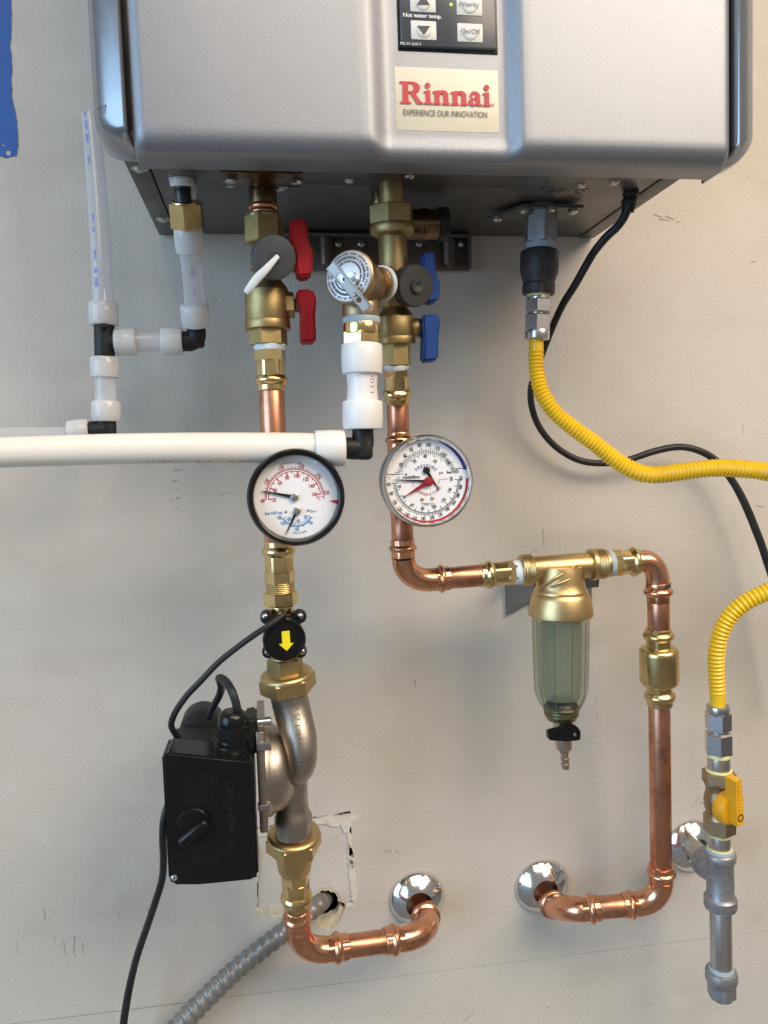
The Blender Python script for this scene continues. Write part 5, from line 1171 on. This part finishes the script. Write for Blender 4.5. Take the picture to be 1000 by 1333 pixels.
la, lb = P(957.5, 1014, OG2+.044), P(960, 1072, OG2+.040); lx = (lb-la).normalized(); ly = hd.cross(lx).normalized(); rot3 = Matrix((ly, hd, lx)).transposed(); 
b2 = NB(); L2 = (lb-la).length; mid = la.lerp(lb, .5)
pl = [(-.0036, -L2/2), (.0030, -L2/2-.001), (.0046, -L2*.1), (.0046, L2/2), (-.0046, L2/2), (-.0046, -L2*.1)]
extrude_poly(b2, [[mid+ly*x+lx*z+hd*.004 for x, z in pl]], -hd*.013); bmesh.ops.remove_doubles(b2, verts=b2.verts, dist=1e-6); join(bm, b2)
gh = obj('handle', bm, YELH, gv)
bm = NB(); ft = Flat(mid+hd*.0042-lx*L2*.04, lx, ly*-1, hd*.0005); rn = random.Random(2)
for i in range(9):
    z = -L2*.34+L2*.075*i; ft.arc(bm, z, 0, .0009, .0016, rn.uniform(0, 2), rn.uniform(3.8, 6), 8)
thick(bm, hd*.0005); obj('raised_marks', bm, mat('worn_yellow', (.86, .52, .06, 1), None, 0, .4), gh)
bm = NB(); lathe(bm, mid+lx*L2*.33+hd*.003, hd, [(0, .0036), (.0016, .0036), (.0017, .003), (.0004, .0026)], 16); obj('handle_screw', bm, DARKBRASS, gh)
bm = NB(); axY.seg(bm, 1078, 1088, 30, 28); obj('thread_tape', bm, TAPEY, gv); bm = NB(); axY.seg(bm, 1103, 1112, 31, 28); obj('thread_tape', bm, TAPEY, gv)
bm = NB(); axY.seg(bm, 1083, 1110, 26.5); M('steel_nipple', bm, PIPEST, 'short steel pipe between the yellow gas tap and the iron tee', 'pipe')
tf = T('pipe_tee', 'grey galvanised iron tee below the gas tap', 'pipe fitting', axY.at(1182))
bm = NB(); axY.prof(bm, [(1107, 30), (1108, 37), (1110, 40), (1116, 40), (1119, 38), (1122, 34), (1140, 34), (1163, 34), (1166, 37), (1168, 41), (1178, 41), (1181, 39), (1182, 30)], 40)
j = axY.at(1140); fl3 = P(899, 1100, 0); bd = (P(905, 1106, .028)-j); bn = bd.normalized()
lathe(bm, j, bn, [(0, .0138), (.020, .0140), (.023, .0155), (.030, .0168), (.036, .0168), (.0375, .0155), (.0378, .011)], 36); obj('body', bm, GALV, tf)
bm = NB(); axY.seg(bm, 1104, 1110, 34, 35); obj('thread_tape', bm, SEALANT, tf)
bm = NB(); lathe(bm, j+bn*.0368, bn, [(0, .0115), (.001, .0125), (.003, .0120)], 24); obj('thread_tape', bm, TAPEY, tf)
bm = NB(); lathe(bm, j+bn*.0365, bn, [(0, .0105), (bd.length-.0365+.012, .0105)], 28); e_ = j+bn*(bd.length+.012); lathe(bm, j+bn*bd.length, (fl3-(j+bn*bd.length)), [(0, .0105), ((fl3-(j+bn*bd.length)).length, .0105)], 28)
M('steel_nipple', bm, PIPEST, 'steel pipe from the iron tee back into the right chrome plate', 'pipe')
escutcheon('round chrome wall plate behind the steel gas pipe at lower right', 900, 1100, 69)
bm = NB(); axY.seg(bm, 1178, 1266, 27); M('drip_leg_pipe', bm, PIPEST, 'steel drip leg pipe hanging below the iron tee', 'pipe')
t = T('end_fitting', 'grey iron cap on the bottom end of the steel drip pipe', 'pipe fitting', axY.at(1300))
bm = NB(); axY.seg(bm, 1179, 1185, 31, 29); obj('thread_tape', bm, TAPEY, tf)
bm = NB(); axY.seg(bm, 1258, 1272, 31, 33); obj('thread_tape', bm, SEALANT, t)
bm = NB(); axY.prof(bm, [(1262, 32), (1263, 38), (1266, 40), (1274, 40), (1277, 38), (1279, 35)], 40); axY.hex(bm, 1276, 1296, 36, R_(14), 1.5); axY.prof(bm, [(1293, 33), (1298, 28), (1301, 14), (1301.5, 4)], 24); obj('body', bm, GALV, t)

# ================================================================== heater signal cable on the right
bm = NB(); cable(bm, [(823.5, 225, .150, 18.5), (822, 250, .146, 19), (817, 276, .142, 16)], .003, 20)
plug = bm
hc_ = T('signal_cable', 'black cable with a ribbed plug hanging from the heater right side', 'cable', P(750, 604, .06))
obj('plug', plug, BLACKM, hc_)
bm = NB()
for y, x in ((244, 822.5), (253, 821), (263, 819)): lathe(bm, P(x, y, .146), Vector((-.12, 0, -1)), [(-.002, .0062), (-.001, .0070), (.001, .0070), (.002, .0062)], 20)
obj('strain_relief', bm, BLACK, hc_)
bm = NB(); cable(bm, [(819, 266, .142, 11), (813, 282, .136, 11), (803, 296, .128, 11), (790, 308, .12, 11), (775, 326, .11, 10.5), (765, 342, .10, 10.5), (748, 372, .088, 10), (733, 396, .078, 9.5), (720, 424, .066, 9), (709, 452, .054, 9), (699, 480, .04, 8.5), (691, 508, .03, 8.5), (694, 536, .025, 8.5), (706, 562, .022, 8.5), (728, 585, .020, 8.5), (757, 600, .020, 8.5), (790, 603, .022, 8.5), (820, 598, .024, 8.5), (850, 588, .026, 9), (880, 582, .028, 9), (905, 585, .03, 9), (930, 598, .03, 9.5), (952, 624, .032, 9.5), (968, 652, .034, 10), (984, 690, .036, 10), (997, 726, .038, 10), (1012, 780, .04, 10), (1030, 900, .04, 10)], .004)
obj('wire', bm, CABLE, hc_)
